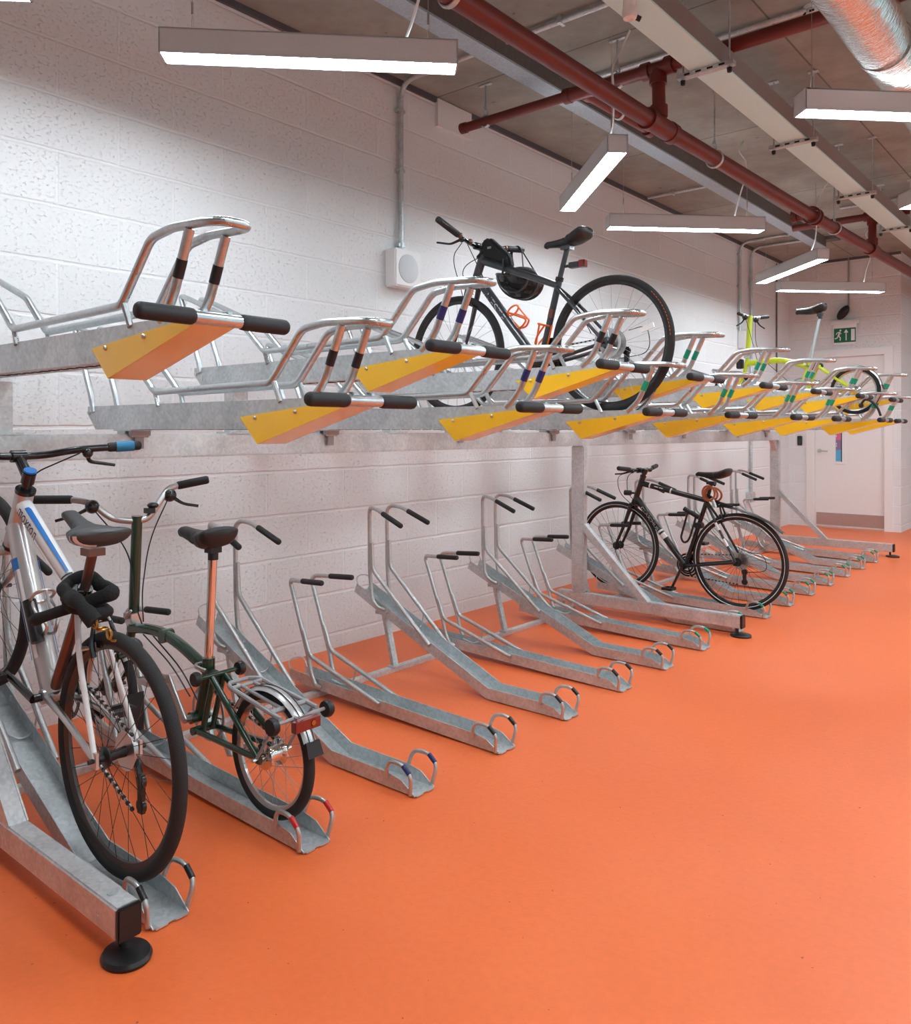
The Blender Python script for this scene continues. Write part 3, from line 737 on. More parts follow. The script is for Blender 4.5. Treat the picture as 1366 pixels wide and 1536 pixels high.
for i, (k, y) in enumerate(LO.items()): upper(y, TL_, DXO.get(k, 0), BD.get(k, 'gtape'), ll[i], 'low sliding trays of the upper tier', False)

# ------------------------------------------------------------------ lower bays
def channel(path, w, h, t, cut=None):
    """U channel swept along (x,z) path; cut = height factor at each path point"""
    p = [V((x, 0, z)) for x, z in path]; mb = MB(); rings = []
    for i, q in enumerate(p):
        ds = []
        if i: ds.append((q-p[i-1]).normalized())
        if i < len(p)-1: ds.append((p[i+1]-q).normalized())
        ns = [V((-d.z, 0, d.x)) for d in ds]; n = sum(ns, V((0, 0, 0))).normalized(); n = n/n.dot(ns[0])
        hh = max(h*(cut[i] if cut else 1), t*1.02)
        rings.append([q+n*b+V((0, a, 0)) for a, b in ((-w/2, hh), (-w/2, 0), (w/2, 0), (w/2, hh), (w/2-t, hh), (w/2-t, t), (-w/2+t, t), (-w/2+t, hh))])
    for i in range(len(p)-1):
        vs = rings[i]+rings[i+1]; fs = [(k, (k+1) % 8, (k+1) % 8+8, k+8) for k in range(8)]
        if i == 0: fs += [(0, 1, 6, 7), (1, 2, 5, 6), (2, 3, 4, 5)]
        if i == len(p)-2: fs += [(8, 9, 14, 15), (9, 10, 13, 14), (10, 11, 12, 13)]
        mb.add(vs, fs)
    return mb

def lower_parts(high):
    o = {}; w = .105
    if high:
        path = [(.335, .398), (.42, .360), (1.245, .006), (1.55, .005), (1.62, .005), (1.685, .004)]; cut = [1, 1, 1, 1, .8, .03]
    else:
        path = [(.385, .048), (.50, .040), (1.3, .012), (1.55, .006), (1.62, .005), (1.685, .004)]; cut = [1, 1, 1, 1, .8, .03]
    ch = channel(path, w, .052, .003, cut)
    ch.add([(1.655, -.052, .003), (1.69, -.045, .003), (1.69, -.012, .003), (1.675, 0, .003), (1.69, .012, .003), (1.69, .045, .003), (1.655, .052, .003)]+[(1.655, -.052, .007), (1.69, -.045, .007), (1.69, -.012, .007), (1.675, 0, .007), (1.69, .012, .007), (1.69, .045, .007), (1.655, .052, .007)], [tuple(range(7)), tuple(range(13, 6, -1))]+[(i, (i+1) % 7, (i+1) % 7+7, i+7) for i in range(7)])
    o['tray'] = (ch, ['galvd'])
    u = .066
    for n, s in (('a', -1), ('b', 1)):
        y = s*u; z_ = s*.103; q_ = s*.096
        if high:
            up = [(.565, s*.05, .330), (.535, y, .342), (.487, y, .378), (.470, y, .53), (.467, y, .845), (.488, s*.078, .868), (.545, s*.09, .864), (.735, z_, .790)]
            dg = [(.890, y*.9, .200), (.492, y, .535), (.484, y, .68)]; g0, g1 = V((.592, s*.095, .8455)), V((.741, s*.1035, .7877))
        else:
            up = [(.625, s*.05, .05), (.600, y, .062), (.570, y, .11), (.548, y, .19), (.414, y, .525), (.43, s*.075, .546), (.48, s*.085, .549), (.68, q_, .562)]
            dg = [(1.025, y*.9, .058), (.556, y, .195), (.508, y, .31)]; g0, g1 = V((.525, s*.0875, .552)), V((.686, s*.0965, .5624))
        o['hoop_'+n] = (MB().tube(up, .0105, 10, f=.048).tube(dg, .0105, 10, f=.03), ['ltube'])
        if s < 0: o['hoop_short'] = (MB().tube(up[:4], .0105, 10, f=.048).tube(dg[:2], .0105, 10, f=.03), ['ltube'])
        o['grip_'+n] = (MB().grip(g0, g1, .0135, 0, 10), ['rubber'])
        # wheel loop at the front end
        a = s*.056; c = s*.068
        lp = [V((1.552, a, .045)), V((1.570, s*.064, .106)), V((1.640, c, .112)), V((1.684, c, .078)), V((1.668, a, .008))]
        o['loop_'+n] = (MB().tube(lp, .0072, 10, f=.03), ['ltube'])
        o['band_'+n] = (MB().tube([lp[2]+(lp[3]-lp[2])*.12, lp[2]+(lp[3]-lp[2])*.80], .0086, 10), ['blackp'])
    z0 = .345 if high else 0.0; x0 = .0 if high else .03
    o['retaining_wire'] = (MB().tube([(.37+x0, -.05, .095+z0-.01), (.345+x0, -.05, .13+z0), (.335+x0, 0, .14+z0), (.345+x0, .05, .13+z0), (.37+x0, .05, .095+z0-.01)], .0035, 6, f=.03), ['ltube'])
    hk = [(.74, .065, .33), (.735, .055, .255), (.725, .02, .235), (.70, -.02, .26)] if high else [(.74, .065, .145), (.735, .055, .075), (.70, .02, .06), (.66, -.02, .09)]
    o['wheel_hook'] = (MB().tube(hk, .0038, 6, f=.03), ['ltube'])
    if high:
        lg = MB().bar((.515, 0, .315), (.592, 0, .028), .034, .022, up=(1, 0, 0)).box((.57, -.03, .026), (.62, .03, .034)).box((.49, -.045, .30), (.55, .045, .318))
        for y in (-.057, .057): lg.lathe((.58, y, .318), I3, [(0, .006), (.008, .006), (.008, -.006), (0, -.006)], 8, closed=False)
        o['stand'] = (lg, ['galvd'])
    else:
        o['stand'] = (MB().box((.57, -.035, .026), (.64, .035, .042)), ['galvd'])
    return o
LP = {}
for h in (0, 1):
    LP[h] = {k: mb.build('proto', mats) for k, (mb, mats) in lower_parts(h).items()}
    for ob in LP[h].values(): COL.objects.unlink(ob)
def lower(y, high, band, label, grp, short=False):
    t = Thing('floor_bike_stand', label, 'bike stand', (0, y, 0), grp); S = LP[high]
    def put(key, name, parent=None, lab=None, mm=None):
        ob = S[key].copy(); ob.name = name; COL.objects.link(ob); ob.parent = parent or t.o
        if lab: ob['label'] = lab
        if mm: ob.data = ob.data.copy(); ob.data.materials[0] = M[mm]
        return ob
    put('tray', 'tray'); put('stand', 'stand'); put('retaining_wire', 'retaining_wire'); put('wheel_hook', 'wheel_hook')
    bn = {'blackp': 'black', 'navy': 'navy', 'gtape': 'green', 'rtape': 'red'}[band]
    for s in 'ab':
        if short and s == 'a': put('hoop_short', 'hoop')
        else:
            h = put('hoop_'+s, 'hoop'); put('grip_'+s, 'grip', h, 'black rubber grip')
        l = put('loop_'+s, 'wheel_loop'); put('band_'+s, 'marker_band', l, bn+' marker band', None if band == 'blackp' else band)
    return t
BL = {0: 'blackp', 1: 'rtape', 2: 'navy', 3: 'blackp', 4: 'blackp', 5: 'blackp', 6: 'blackp'}
hl = ['raised floor stand with black bands holding the silver and blue bike', 'raised floor stand with navy bands beside the green folding bike', 'raised empty floor stand with black bands, middle of the three before the middle post',
      'raised empty floor stand with black bands, last before the middle post', 'raised floor stand just behind the middle post brace', 'raised empty floor stand, first beyond the black and white bike', 'raised empty floor stand, second beyond the black and white bike', 'raised empty floor stand nearest the far post']
ll = ['low floor stand with red bands holding the green folding bike', 'low empty floor stand with black bands, first beyond the green folding bike', 'low empty floor stand with black bands, second beyond the green folding bike',
      'low empty floor stand with green bands just before the middle post foot', 'low floor stand with green bands holding the black and white bike', 'low empty floor stand, first beyond the black and white bike', 'low empty floor stand, second beyond the black and white bike', 'low empty floor stand beside the far post foot, farthest of all']
for i, (k, y) in enumerate(HI.items()): lower(y, 1, BL.get(k, 'gtape'), hl[i], 'raised floor stands of the lower tier', k == 0)
for i, (k, y) in enumerate(LO.items()): lower(y, 0, BL.get(k, 'gtape'), ll[i], 'low floor stands of the lower tier')
for (a, b, l) in ((1.05, 4.70, 'near flat steel floor bar joining the floor stands'), (5.06, 8.80, 'far flat steel floor bar joining the floor stands')):
    t = Thing('floor_bar', l, 'floor bar', (.585, (a+b)/2, 0))
    t.part('bar', MB().box((.565, a, 0), (.605, b, .026)), 'galv', bevel=.002)
    bo = MB(); y = a+.12
    while y < b: bo.lathe((.585, y, .026), RX, [(0, -.003), (.007, -.003), (.007, .002), (0, .002)], 8, closed=False); y += .25
    t.part('bolt', bo, 'alu')

# ------------------------------------------------------------------ bicycles
def wheel(t, name, c, R, tr, rim='alu', spoke='alu', hub='blackp', n=28, rd=.022, stripe=None, cass=0, disc=0, hubw=.05, hub_r=.016, nut=True, refl=None, rimtxt=None, yaw=0, tilt=0):
    c = V(c); Rm = Matrix.Rotation(yaw, 3, 'Z') @ Matrix.Rotation(tilt, 3, 'X')
    ro = R-2*tr+.010
    prof = [(ro, -.0115), (ro-.004, .0), (ro, .0115), (ro-rd*.6, .010), (ro-rd, .004), (ro-rd, -.004), (ro-rd*.6, -.010)]
    w_ = MB().lathe(c, Rm, prof, 72, 0)
    for i in range(n):
        a = 2*PI*i/n; s = 1 if i % 2 else -1; off = (.32 if (i//2) % 2 else -.32)*(1.6 if hub_r > .025 else 1)
        h = V((math.cos(a+off)*(hub_r+.012), s*hubw*.62, math.sin(a+off)*(hub_r+.012))); e = V((math.cos(a)*(ro-rd+.003), s*.002, math.sin(a)*(ro-rd+.003)))
        w_.tube([c+Rm @ h, c+Rm @ e], .0010, 5, m=1)
    W = t.part(name, w_, [rim, spoke])
    ty = MB().torus(c, Rm, R-tr, tr, 80, 14, 0)
    if stripe:
        for s in (-1, 1): ty.torus(c+Rm @ V((0, s*tr*.80, 0)), Rm, R-tr*1.42, tr*.22, 80, 6, 1, sy=.6)
    t.part('tyre', ty, ['tyre', stripe or 'tyre'], parent=W, label='black rubber tyre')
    if stripe == 'tyrew': pass
    hb = MB().lathe(c, Rm, [(0, -hubw), (hub_r*.6, -hubw), (hub_r*.7, -hubw*.75), (hub_r+.014, -hubw*.66), (hub_r+.014, -hubw*.58), (hub_r, -hubw*.45), (hub_r*.85, 0), (hub_r, hubw*.45), (hub_r+.014, hubw*.58), (hub_r+.014, hubw*.66), (hub_r*.7, hubw*.75), (hub_r*.6, hubw), (0, hubw)], 24, closed=False)
    if nut: hb.tube([c+Rm @ V((0, -hubw-.028, 0)), c+Rm @ V((0, hubw+.028, 0))], .007, 8)
    t.part('hub', hb, hub, parent=W)
    if cass:
        cs = MB()
        for i in range(7):
            r = cass*(1-.085*i); y = .022+.0042*i; k = 40
            cs.lathe(c, Rm, [(r, y), (r, y+.0016), (.012, y+.0016), (.012, y)], 36, i % 2)
        t.part('cassette', cs, ['alu', 'grayp'], parent=W)
    if disc:
        d_ = MB().lathe(c, Rm, [(disc, -.034), (disc, -.032), (disc-.014, -.032), (disc-.014, -.034)], 40)
        for i in range(6):
            a = i*PI/3; d_.tube([c+Rm @ V((math.cos(a)*.02, -.033, math.sin(a)*.02)), c+Rm @ V((math.cos(a+.5)*(disc-.012), -.033, math.sin(a+.5)*(disc-.012)))], .003, 6)
        d_.lathe(c, Rm, [(0, -.03), (.026, -.03), (.026, -.036), (0, -.036)], 20, 1, closed=False)
        t.part('brake_disc', d_, ['alu', 'copper'], parent=W)
    if refl is not None:
        a = refl; rm = Rm @ Matrix.Rotation(-a, 3, 'Y'); p = c+Rm @ V((math.cos(a)*R*.62, -.004, math.sin(a)*R*.62))
        t.part('spoke_reflector', MB().box(p-V((.035, .004, .012)), p+V((.035, .004, .012)), R=rm @ Matrix.Rotation(0, 3, 'Y'), c=p), 'clear', parent=W, label='clear spoke reflector')
    if rimtxt:
        b = MB()
        for i in range(14):
            a0, a1 = rimtxt[0]+i*.055, rimtxt[0]+i*.055+.036
            r0, r1 = R-2*tr+.012, R-2*tr+.024
            y = -tr*.70
            b.add([c+Rm @ V((math.cos(q)*r, y-(.0035 if r == r0 else .0055), math.sin(q)*r)) for q, r in ((a0, r0), (a1, r0), (a1, r1), (a0, r1))], [(0, 1, 2, 3)])
        t.part('tyre_lettering', b, rimtxt[1], parent=W, label='orange lettering on the tyre')
    return W

def saddle(mb, nose, rear, wd=.145, th=.05, drop=.03, m=0, stripes=None, flare=1.0):
    """saddle shell from nose tip to tail; wd tail width"""
    nose, rear = V(nose), V(rear); ax = rear-nose; N = 60; seg = 22; vs = []; fs = []; ms = []
    sd = V((0, 1, 0)); sd = (sd-ax.normalized()*sd.dot(ax.normalized())).normalized(); up = ax.normalized().cross(sd)
    if up.z < 0: up = -up
    st = [(0, .010), (.03, .019), (.12, .024), (.35, .026), (.5, .033), (.65, .52*wd*.80), (.78, wd*.475), (.88, wd*.5), (.95, wd*.46), (.985, wd*.34), (1, wd*.2)]
    def lerp(t):
        for (a, x), (b, y) in zip(st, st[1:]):
            if a <= t <= b:
                u = (t-a)/(b-a); u = u*u*(3-2*u); return x+(y-x)*u
        return st[-1][1]
    for i in range(N+1):
        t = i/N; hw = lerp(t)
        dip = -.012*math.sin(PI*min(1, t*1.05))+.014*max(0, t-.7)/.3 - (.012*(1-t/.08) if t < .08 else 0)
        hh = th*(.5+.5*min(1, t/.75)) * (.45+.55*min(1, (1-t)/.07)) * (.5+.5*min(1, t/.04))
        c = nose+ax*t+up*dip
        for k in range(seg):
            a = 2*PI*k/seg; ca, sa = math.cos(a), math.sin(a)
            x = hw*math.copysign(abs(ca)**.75, ca); z = sa*(hh*.35 if sa > 0 else hh*.8)
            vs.append(c+sd*x+up*z)
    for i in range(N):
        for k in range(seg):
            k2 = (k+1) % seg; fs.append((i*seg+k, i*seg+k2, (i+1)*seg+k2, (i+1)*seg+k))
            mid = 2*PI*(k+.5)/seg
            ms.append(stripes if (stripes and i >= N*.55 and i % 6 < 3 and PI < mid < 1.5*PI) else m)
    fs.append(tuple(range(seg))); ms.append(m); fs.append(tuple(N*seg+k for k in range(seg))); ms.append(m)
    o = len(mb.v); mb.v += vs
    for f, q in zip(fs, ms): mb.f.append([j+o for j in f]); mb.m.append(q)
    return mb, up, ax

def seat_rails(mb, nose, rear, m=0):
    nose, rear = V(nose), V(rear); ax = rear-nose
    for s in (-.022, .022):
        mb.tube([nose+ax*.14+V((0, s*.4, -.012)), nose+ax*.36+V((0, s, -.042)), nose+ax*.72+V((0, s, -.042)), nose+ax*.93+V((0, s*1.4, -.015))], .0035, 6, f=.03, m=m)
    return mb

def crankset(t, bb, yl, la, r, teeth, ring, arm, l=.17, pedal='blackp', far=True):
    bb = V(bb)
    cs = MB().tube([bb+V((0, -yl, 0)), bb+V((0, yl, 0))], .013, 12, m=1)
    for i, rr in enumerate(r):
        y = yl-.022-.008*i
        cs.lathe(bb, I3, [(rr, y), (rr, y+.003), (rr-.012, y+.003), (rr-.012, y)], 48, 0)
    for i in range(5):
        a = i*2*PI/5; cs.bar(bb+V((0, yl-.02, 0)), bb+V((math.cos(a)*r[0]*.92, yl-.02, math.sin(a)*r[0]*.92)), .006, .018, 1, up=(0, 1, 0))
    C_ = t.part('crankset', cs, [ring, arm])
    for s, a in ((-1, la), (1, la+PI)):
        e = bb+V((math.cos(a)*l, s*(yl+.012), math.sin(a)*l))
        t.part('crank_arm', MB().tube([bb+V((0, s*yl, 0)), e], [.015, .010, .013], 12, sq=.7), arm, parent=C_)
        p = e+V((0, s*.055, 0)); pm = MB().tube([e, p+V((0, s*.04, 0))], .006, 8)
        for q in (-.032, .032): pm.box(p+V((q-.008, -.038, -.009)), p+V((q+.008, .038, .009)))
        for q in (-.036, .036): pm.box(p+V((-.036, q-.006, -.009)), p+V((.036, q+.006, .009)))
        t.part('pedal', pm, pedal, parent=C_)
    return C_

def chain(t, bb, r1, rh, r2, y, parent=None, der=None):
    bb, rh = V(bb), V(rh); d = (rh-bb).normalized(); n = V((-d.z, 0, d.x));
    if n.z < 0: n = -n
    yy = V((0, y, 0)); q = MB()
    pts = [bb+n*r1+yy, rh+n*r2+yy]
    if der: lo = [bb-n*r1+yy, V(der)+yy+V((-.03, 0, -.02))]
    else: lo = [bb-n*r1+yy, rh-n*r2+yy]
    for a, b in (pts, lo):
        L = (b-a).length; k = max(4, int(L/.0127))
        for i in range(k):
            p0 = a+(b-a)*(i/k); p1 = a+(b-a)*((i+.82)/k); q.bar(p0, p1, .007 if i % 2 else .009, .009 if i % 2 else .007, i % 2, up=(0, 1, 0))
    return t.part('chain', q, ['alu', 'blackm'])

def road_bike(name, label, Y, B):
    """diamond frame; every point is (x, z) in the bike's own plane"""
    rh, fh, bb, sc, ht, hb = [V((p[0], Y, p[1])) for p in (B['rh'], B['fh'], B['bb'], B['sc'], B['ht'], B['hb'])]
    t = Thing(name, label, 'bicycle', (bb.x, Y, B['gz']))
    y = lambda v: V((0, v, 0))
    hd = (ht-hb).normalized()
    fm = MB()
    fm.tube([hb-hd*.005, ht+hd*.005], B.get('hr', .022), 16)
    tt0 = ht-hd*B.get('ttd', .03); fm.tube([tt0, sc], B['ttr'], 16, sq=B.get('ttsq', 1), m=B.get('ttm', 0))
    dt0 = hb+hd*B.get('dtd', .035); fm.tube([dt0, bb], B['dtr'], 16, sq=B.get('dtsq', 1))
    sd = (sc-bb).normalized(); fm.tube([bb, sc+sd*.035], B.get('str', .0165), 14, m=B.get('stm', 0))
    fm.tube([bb+y(-.037), bb+y(.037)], .023, 16)
    for s in (-1, 1):
        bend = bb+(rh-bb)*.45+V((0, 0, B.get('csb', 0)))
        fm.tube([bb+y(s*.025), bend+y(s*.055), rh+y(s*.064)], [.012, .010, .009], 10, f=.08, m=B.get('csm', 0))
        fm.tube([sc+y(s*.013)-sd*.01, sc+(rh-sc)*.35+y(s*.045), rh+y(s*.064)], [.009, .0085, .008], 10, f=.06, m=B.get('ssm', 0))
        fm.box(rh+V((-.016, s*.064-.004, -.022)), rh+V((.014, s*.064+.004, .022)))
    fm.tube([sc+(rh-sc)*.32+y(-.043), sc+(rh-sc)*.32+y(.043)], .007, 8)
    F = t.part('frame', fm, B['frame'])
    # fork
    fk = MB(); cr = hb-hd*.022
    fk.tube([cr+y(-.05), cr+y(.05)], .017, 12); fk.tube([cr, hb], .019, 12)
    for s in (-1, 1): fk.tube([cr+y(s*.047), cr+(fh-cr)*.55+V((.01, s*.052, 0)), fh+y(s*.052)], [.0165, .013, .009], 12, f=.15, m=0)
    for s in (-1, 1): fk.box(fh+V((-.012, s*.052-.004, -.018)), fh+V((.012, s*.052+.004, .016)))
    t.part('fork', fk, B['fork'])
    wheel(t, 'front_wheel', fh, B['R'], B['tr'], **B['fw']); wheel(t, 'rear_wheel', rh, B['R'], B['tr'], **B['rw'])
    # seat post, saddle
    cl = V((B['clamp'][0], Y, B['clamp'][1]))
    sp = MB().tube([sc+sd*.02, cl], B.get('spr', .0135), 14)
    sp.box(cl+V((-.028, -.024, -.012)), cl+V((.028, .024, .010)))
    t.part('seat_post', sp, B['post'])
    t.part('seat_clamp', MB().tube([sc+sd*.022, sc+sd*.044], B.get('str', .0165)+.004, 14).tube([sc+sd*.033+V((.01, -.03, 0)), sc+sd*.033+V((.03, -.015, 0))], .005, 8), B.get('clampm', 'blackm'))
    n_, r_ = V((B['nose'][0], Y, B['nose'][1])), V((B['tail'][0], Y, B['tail'][1]))
    sm = MB(); saddle(sm, n_, r_, B.get('sw', .15), m=0, stripes=B.get('stripes'))
    S_ = t.part('saddle', sm, B['saddle'])
    rl = MB(); seat_rails(rl, n_, r_); t.part('saddle_rail', rl, 'blackm', parent=S_)
    # stem, spacers
    top = ht+hd*B.get('sph', .05); bc = V((B['bar'][0], Y, B['bar'][1]))
    t.part('headset', MB().tube([ht, ht+hd*.012], B.get('hr', .022)+.003, 16).tube([hb-hd*.012, hb], B.get('hr', .022)+.002, 16).tube([ht, top+hd*.015], .0165, 14), 'blackm')
    t.part('stem', MB().tube([top, bc], [.019, .016], 14).tube([top-hd*.018, top+hd*.020], .021, 16).tube([bc+y(-.022), bc+y(.022)], .021, 14), 'blackm')
    # handlebar
    pts = [V((x, Y+yy, z)) for x, yy, z in B['bars']]
    H = t.part('handlebar', MB().tube(pts, .0125, 12, f=.06), B.get('barm', 'blackm'))
    for a, b in B['grips']: t.part('grip', MB().grip(V((a[0], Y+a[1], a[2])), V((b[0], Y+b[1], b[2])), B.get('gr', .0165)), B.get('gripm', 'rubber'), parent=H)
    for pp in B.get('levers', []):
        q = [V((x, Y+yy, z)) for x, yy, z in pp]
        t.part('brake_lever', MB().tube(q, [.0085, .006, .0055], 8, f=.02).sphere(q[0], .018, 0, 12, 8), 'blackm', parent=H)
    for pp in B.get('cables', []): t.part('cable', MB().tube([V((x, Y+yy, z)) for x, yy, z in pp], .0025, 6, f=.12, n=8), 'blackp')
    crankset(t, bb, .062, B['crank'], B['rings'], 0, B.get('ringm', 'blackm'), B.get('armm', 'blackm'))
    der = rh+V((.03, .05, -.13)) if 'der' not in B else V((B['der'][0], Y+.05, B['der'][1]))
    chain(t, bb, B['rings'][0]*.96, rh, .04, .042, der=der-V((0, Y+.05, 0))+V((0, Y, 0)))
    dm = MB().tube([rh+V((.01, .052, -.03)), der+V((0, 0, .07)), der], .010, 8).box(der+V((-.012, -.006, -.02)), der+V((.012, .006, .09)))
    for q in (0, .07): dm.lathe(der+V((0, 0, q)), I3, [(0, -.005), (.021, -.005), (.021, .005), (0, .005)], 16, closed=False)
    t.part('rear_derailleur', dm, 'blackm')
    t.part('front_derailleur', MB().box(bb+sd*.13+V((-.01, .018, -.02)), bb+sd*.13+V((.05, .05, .018))), 'blackm', bevel=.006)
    return t, dict(rh=rh, fh=fh, bb=bb, sc=sc, ht=ht, hb=hb, sd=sd, hd=hd, F=F, tt0=tt0, dt0=dt0, cl=cl, H=H, cr=cr)

def rim_brake(t, at, d, w, name, m='blackm'):
    """V-brake arms either side of a tyre; d points away from hub"""
    at, d = V(at), V(d).normalized(); q = MB()
    for s in (-1, 1):
        q.tube([at+V((0, s*w, 0))-d*.035, at+V((0, s*(w+.004), 0)), at+V((0, s*w*.7, 0))+d*.06], [.009, .008, .006], 8, f=.02)
        q.box(at+V((-.028, s*(w*.62)-.005, -.007)), at+V((.028, s*(w*.62)+.005, .007)))
    q.tube([at+V((0, -w*.7, 0))+d*.06, at+V((0, w*.7, 0))+d*.06], .0022, 6); q.tube([at+V((0, w*.7, 0))+d*.06, at+V((0, w*.4, 0))+d*.085, at+V((0, -w*.8, .0))+d*.08], .004, 8, f=.02, m=1)
    return t.part(name, q, [m, 'alu'])

def bottle_cage(t, a, d, up, m, col_label, r=.037, L=.15):
    """wire cage; a base on the tube, d along the tube, up away from it"""
    a, d, up = V(a), V(d).normalized(), V(up).normalized(); sd = d.cross(up); c0 = a+up*(r+.006); q = MB()
    ring = [c0+d*L*.85+(up*math.cos(x)+sd*math.sin(x))*r for x in [PI*2*i/20 for i in range(20)]]
    q.tube(ring, .0055, 8, closed=True)
    for s in (-1, 1):
        q.tube([a+d*.02, c0+d*.0+sd*s*r*.5-up*r*.5, c0+d*.005+up*r*.8+sd*s*.012, c0+d*L*.4+sd*s*r+up*.01, c0+d*L*.85+sd*s*r*.8-up*r*.5], .0055, 8, f=.03)
    q.tube([c0+up*r*.8+d*.005, c0+up*r+d*L*.85], .005, 8); q.bar(a+d*.01, a+d*L*.9, .012, .008, up=up)
    return t.part('bottle_cage', q, m, label=col_label)

# --- silver and blue bike at the near end
Y = HI[0]
tA, A = road_bike('hybrid_bike', 'silver and white hybrid bike with blue stripes and grey saddle, nearest at left', Y, dict(
    gz=.02, rh=(1.405, .368), fh=(.488, .720), R=.342, tr=.0195, bb=(1.005, .452), sc=(1.195, .775), ht=(.797, 1.075), hb=(.70, .895), dtd=.075, hr=.029,
    ttr=[.034, .031, .024], ttsq=.75, dtr=[.040, .037], dtsq=.9, str=.0175, stm=1, csb=.03, csm=2, ssm=3, ttm=3, ttd=.045,
    frame=['silver', 'copper', 'alu', 'whitep'], fork=['silver', 'silver'],
    fw=dict(rim='blackm', spoke='blackm', n=32), rw=dict(rim='rimd', spoke='blackm', n=32, cass=.055, hubw=.055),
    clamp=(1.262, .925), post='copper', spr=.0145, nose=(1.095, 1.035), tail=(1.345, .968), sw=.18, saddle=['saddle', 'whitep'], stripes=1, sph=.055, bar=(.742, 1.192),
    bars=[(.86, -.36, 1.225), (.80, -.16, 1.212), (.745, -.08, 1.192), (.742, .08, 1.192), (.80, .16, 1.212), (.865, .365, 1.225)], barm='blackm',
    grips=[((.832, .26, 1.219), (.865, .37, 1.225)), ((.832, -.26, 1.219), (.86, -.365, 1.225))], gripm='rubber',
    levers=[[(.815, .20, 1.20), (.80, .21, 1.17), (.81, .30, 1.155)], [(.815, -.20, 1.20), (.80, -.21, 1.17), (.81, -.30, 1.155)]],
    cables=[[(.80, .18, 1.20), (.66, .06, 1.12), (.70, .03, .98)], [(.80, -.18, 1.20), (.62, -.06, 1.15), (.60, -.05, .95), (.70, -.045, .86)]],
    crank=math.radians(163), rings=[.088, .066], ringm='blackm', armm='blackm', der=(1.445, .215)))
lt = MB(); text_mesh('moxton', .048, 0, mb=lt, place=on_tube(A['tt0'], A['sc'], .030, .04, -.15), sx=1.0)
tA.part('lettering', lt, 'blackp', parent=A['F'], label='black lower-case lettering on top tube')
dc = MB(); d = (A['sc']-A['tt0']).normalized()
def band_on(mb, a, b, t0, t1, a0, a1, r, m, n=6, w0=1.0, w1=1.0):
    pl = on_tube(a, b, r, 0, 0); vs = []; mid = (a0+a1)/2; h = (a1-a0)/2
    for i in range(n+1):
        u = t0+(t1-t0)*i/n; k = w0+(w1-w0)*i/n
        for j in range(5): vs.append(pl(u, (mid-h*k+2*h*k*j/4)*r))
    mb.add(vs, [(i*5+j, i*5+j+1, (i+1)*5+j+1, (i+1)*5+j) for i in range(n) for j in range(4)], m)
L = (A['sc']-A['tt0']).length
band_on(dc, A['tt0'], A['sc'], .06, L-.10, .95, 1.4, .0305, 0, w0=1.2, w1=.6)
band_on(dc, A['tt0'], A['sc'], .18, L-.06, -.55, -.40, .028, 1)
for i in range(5): band_on(dc, A['tt0'], A['sc'], L-.095+i*.014, L-.089+i*.014, .2, 1.6, .0275, 1, 1)
L2 = (A['bb']-A['dt0']).length
band_on(dc, A['dt0'], A['bb'], .12, L2-.12, .35, .65, .039, 2); band_on(dc, A['dt0'], A['bb'], .12, L2-.12, -.15, .0, .039, 0); band_on(dc, A['dt0'], A['bb'], .12, .16, -.15, .65, .0392, 0)
band_on(dc, A['dt0'], A['bb'], .14, L2-.12, 2.35, 2.55, .039, 0)
tA.part('stripe_decal', dc, ['blue', 'blackp', 'whitep'], parent=A['F'], label='blue stripe decals')
for s in (-1, 1): pass
g = MB()
for s in (-1, 1): g.tube([V((.842, Y+s*.288, 1.2205)), V((.858, Y+s*.345, 1.2235))], .0185, 14)
tA.part('grip_band', g, 'cyan', parent=A['H'], label='blue grip section')
tA.part('stem_cap', MB().tube([A['ht']+A['hd']*.078, A['ht']+A['hd']*.084], .020, 16), 'blue', label='bright blue stem cap')
rim_brake(tA, A['rh']+V((-.075, 0, .30)), (-.2, 0, .9), .034, 'rear_brake')
bottle_cage(tA, A['dt0']+(A['bb']-A['dt0'])*.72+V((.022, 0, .022)), A['dt0']-A['bb'], (.62, 0, .55), 'alu', 'silver wire bottle cage', .036, .14)
tA.part('frame_pump', MB().tube([A['dt0']+(A['bb']-A['dt0'])*.50+V((.03, -.03, .03)), A['dt0']+(A['bb']-A['dt0'])*.74+V((.03, -.03, .03))], .020, 14), 'blackp')
kd = A['rh']+V((-.05, -.07, .0))
# fabric chain lock looped round the seat post
lk = Thing('chain_lock', 'black fabric-sleeved chain lock wrapped round the silver bike seat post', 'bike lock', (1.25, Y, .80))
lp = []
for i in range(26):
    a = i/25*2*PI*1.55+.6; r = .062+.012*math.sin(a*2.3)
    lp.append(V((1.232+math.cos(a)*r*1.15+random.uniform(-.007, .007), Y+math.sin(a)*r*.95+random.uniform(-.007, .007), .80+.045*math.sin(a*.62)-.02+random.uniform(-.009, .009))))
lp = [V((1.10, Y-.10, .715)), V((1.17, Y-.11, .735))]+lp+[V((1.34, Y-.08, .80)), V((1.385, Y-.055, .745))]
lk.part('sleeve', MB().tube(lp, [random.uniform(.015, .026) for _ in range(40)], 12, f=.05), 'cloth')
ch_ = MB()
for i in range(5):
    p = V((1.385+.012*i, Y-.055+.015*i, .742-.016*i)); ch_.torus(p, Matrix.Rotation(i*PI/2, 3, 'X') @ Matrix.Rotation(.6, 3, 'Y'), .013, .004, 14, 6)
lk.part('chain_link', ch_, 'gold', label='gold chain end')
lk.part('lock_body', MB().sphere(V((1.455, Y+.02, .675)), .03, 0, 14, 9, (1.3, .7, .8)), 'blackp')

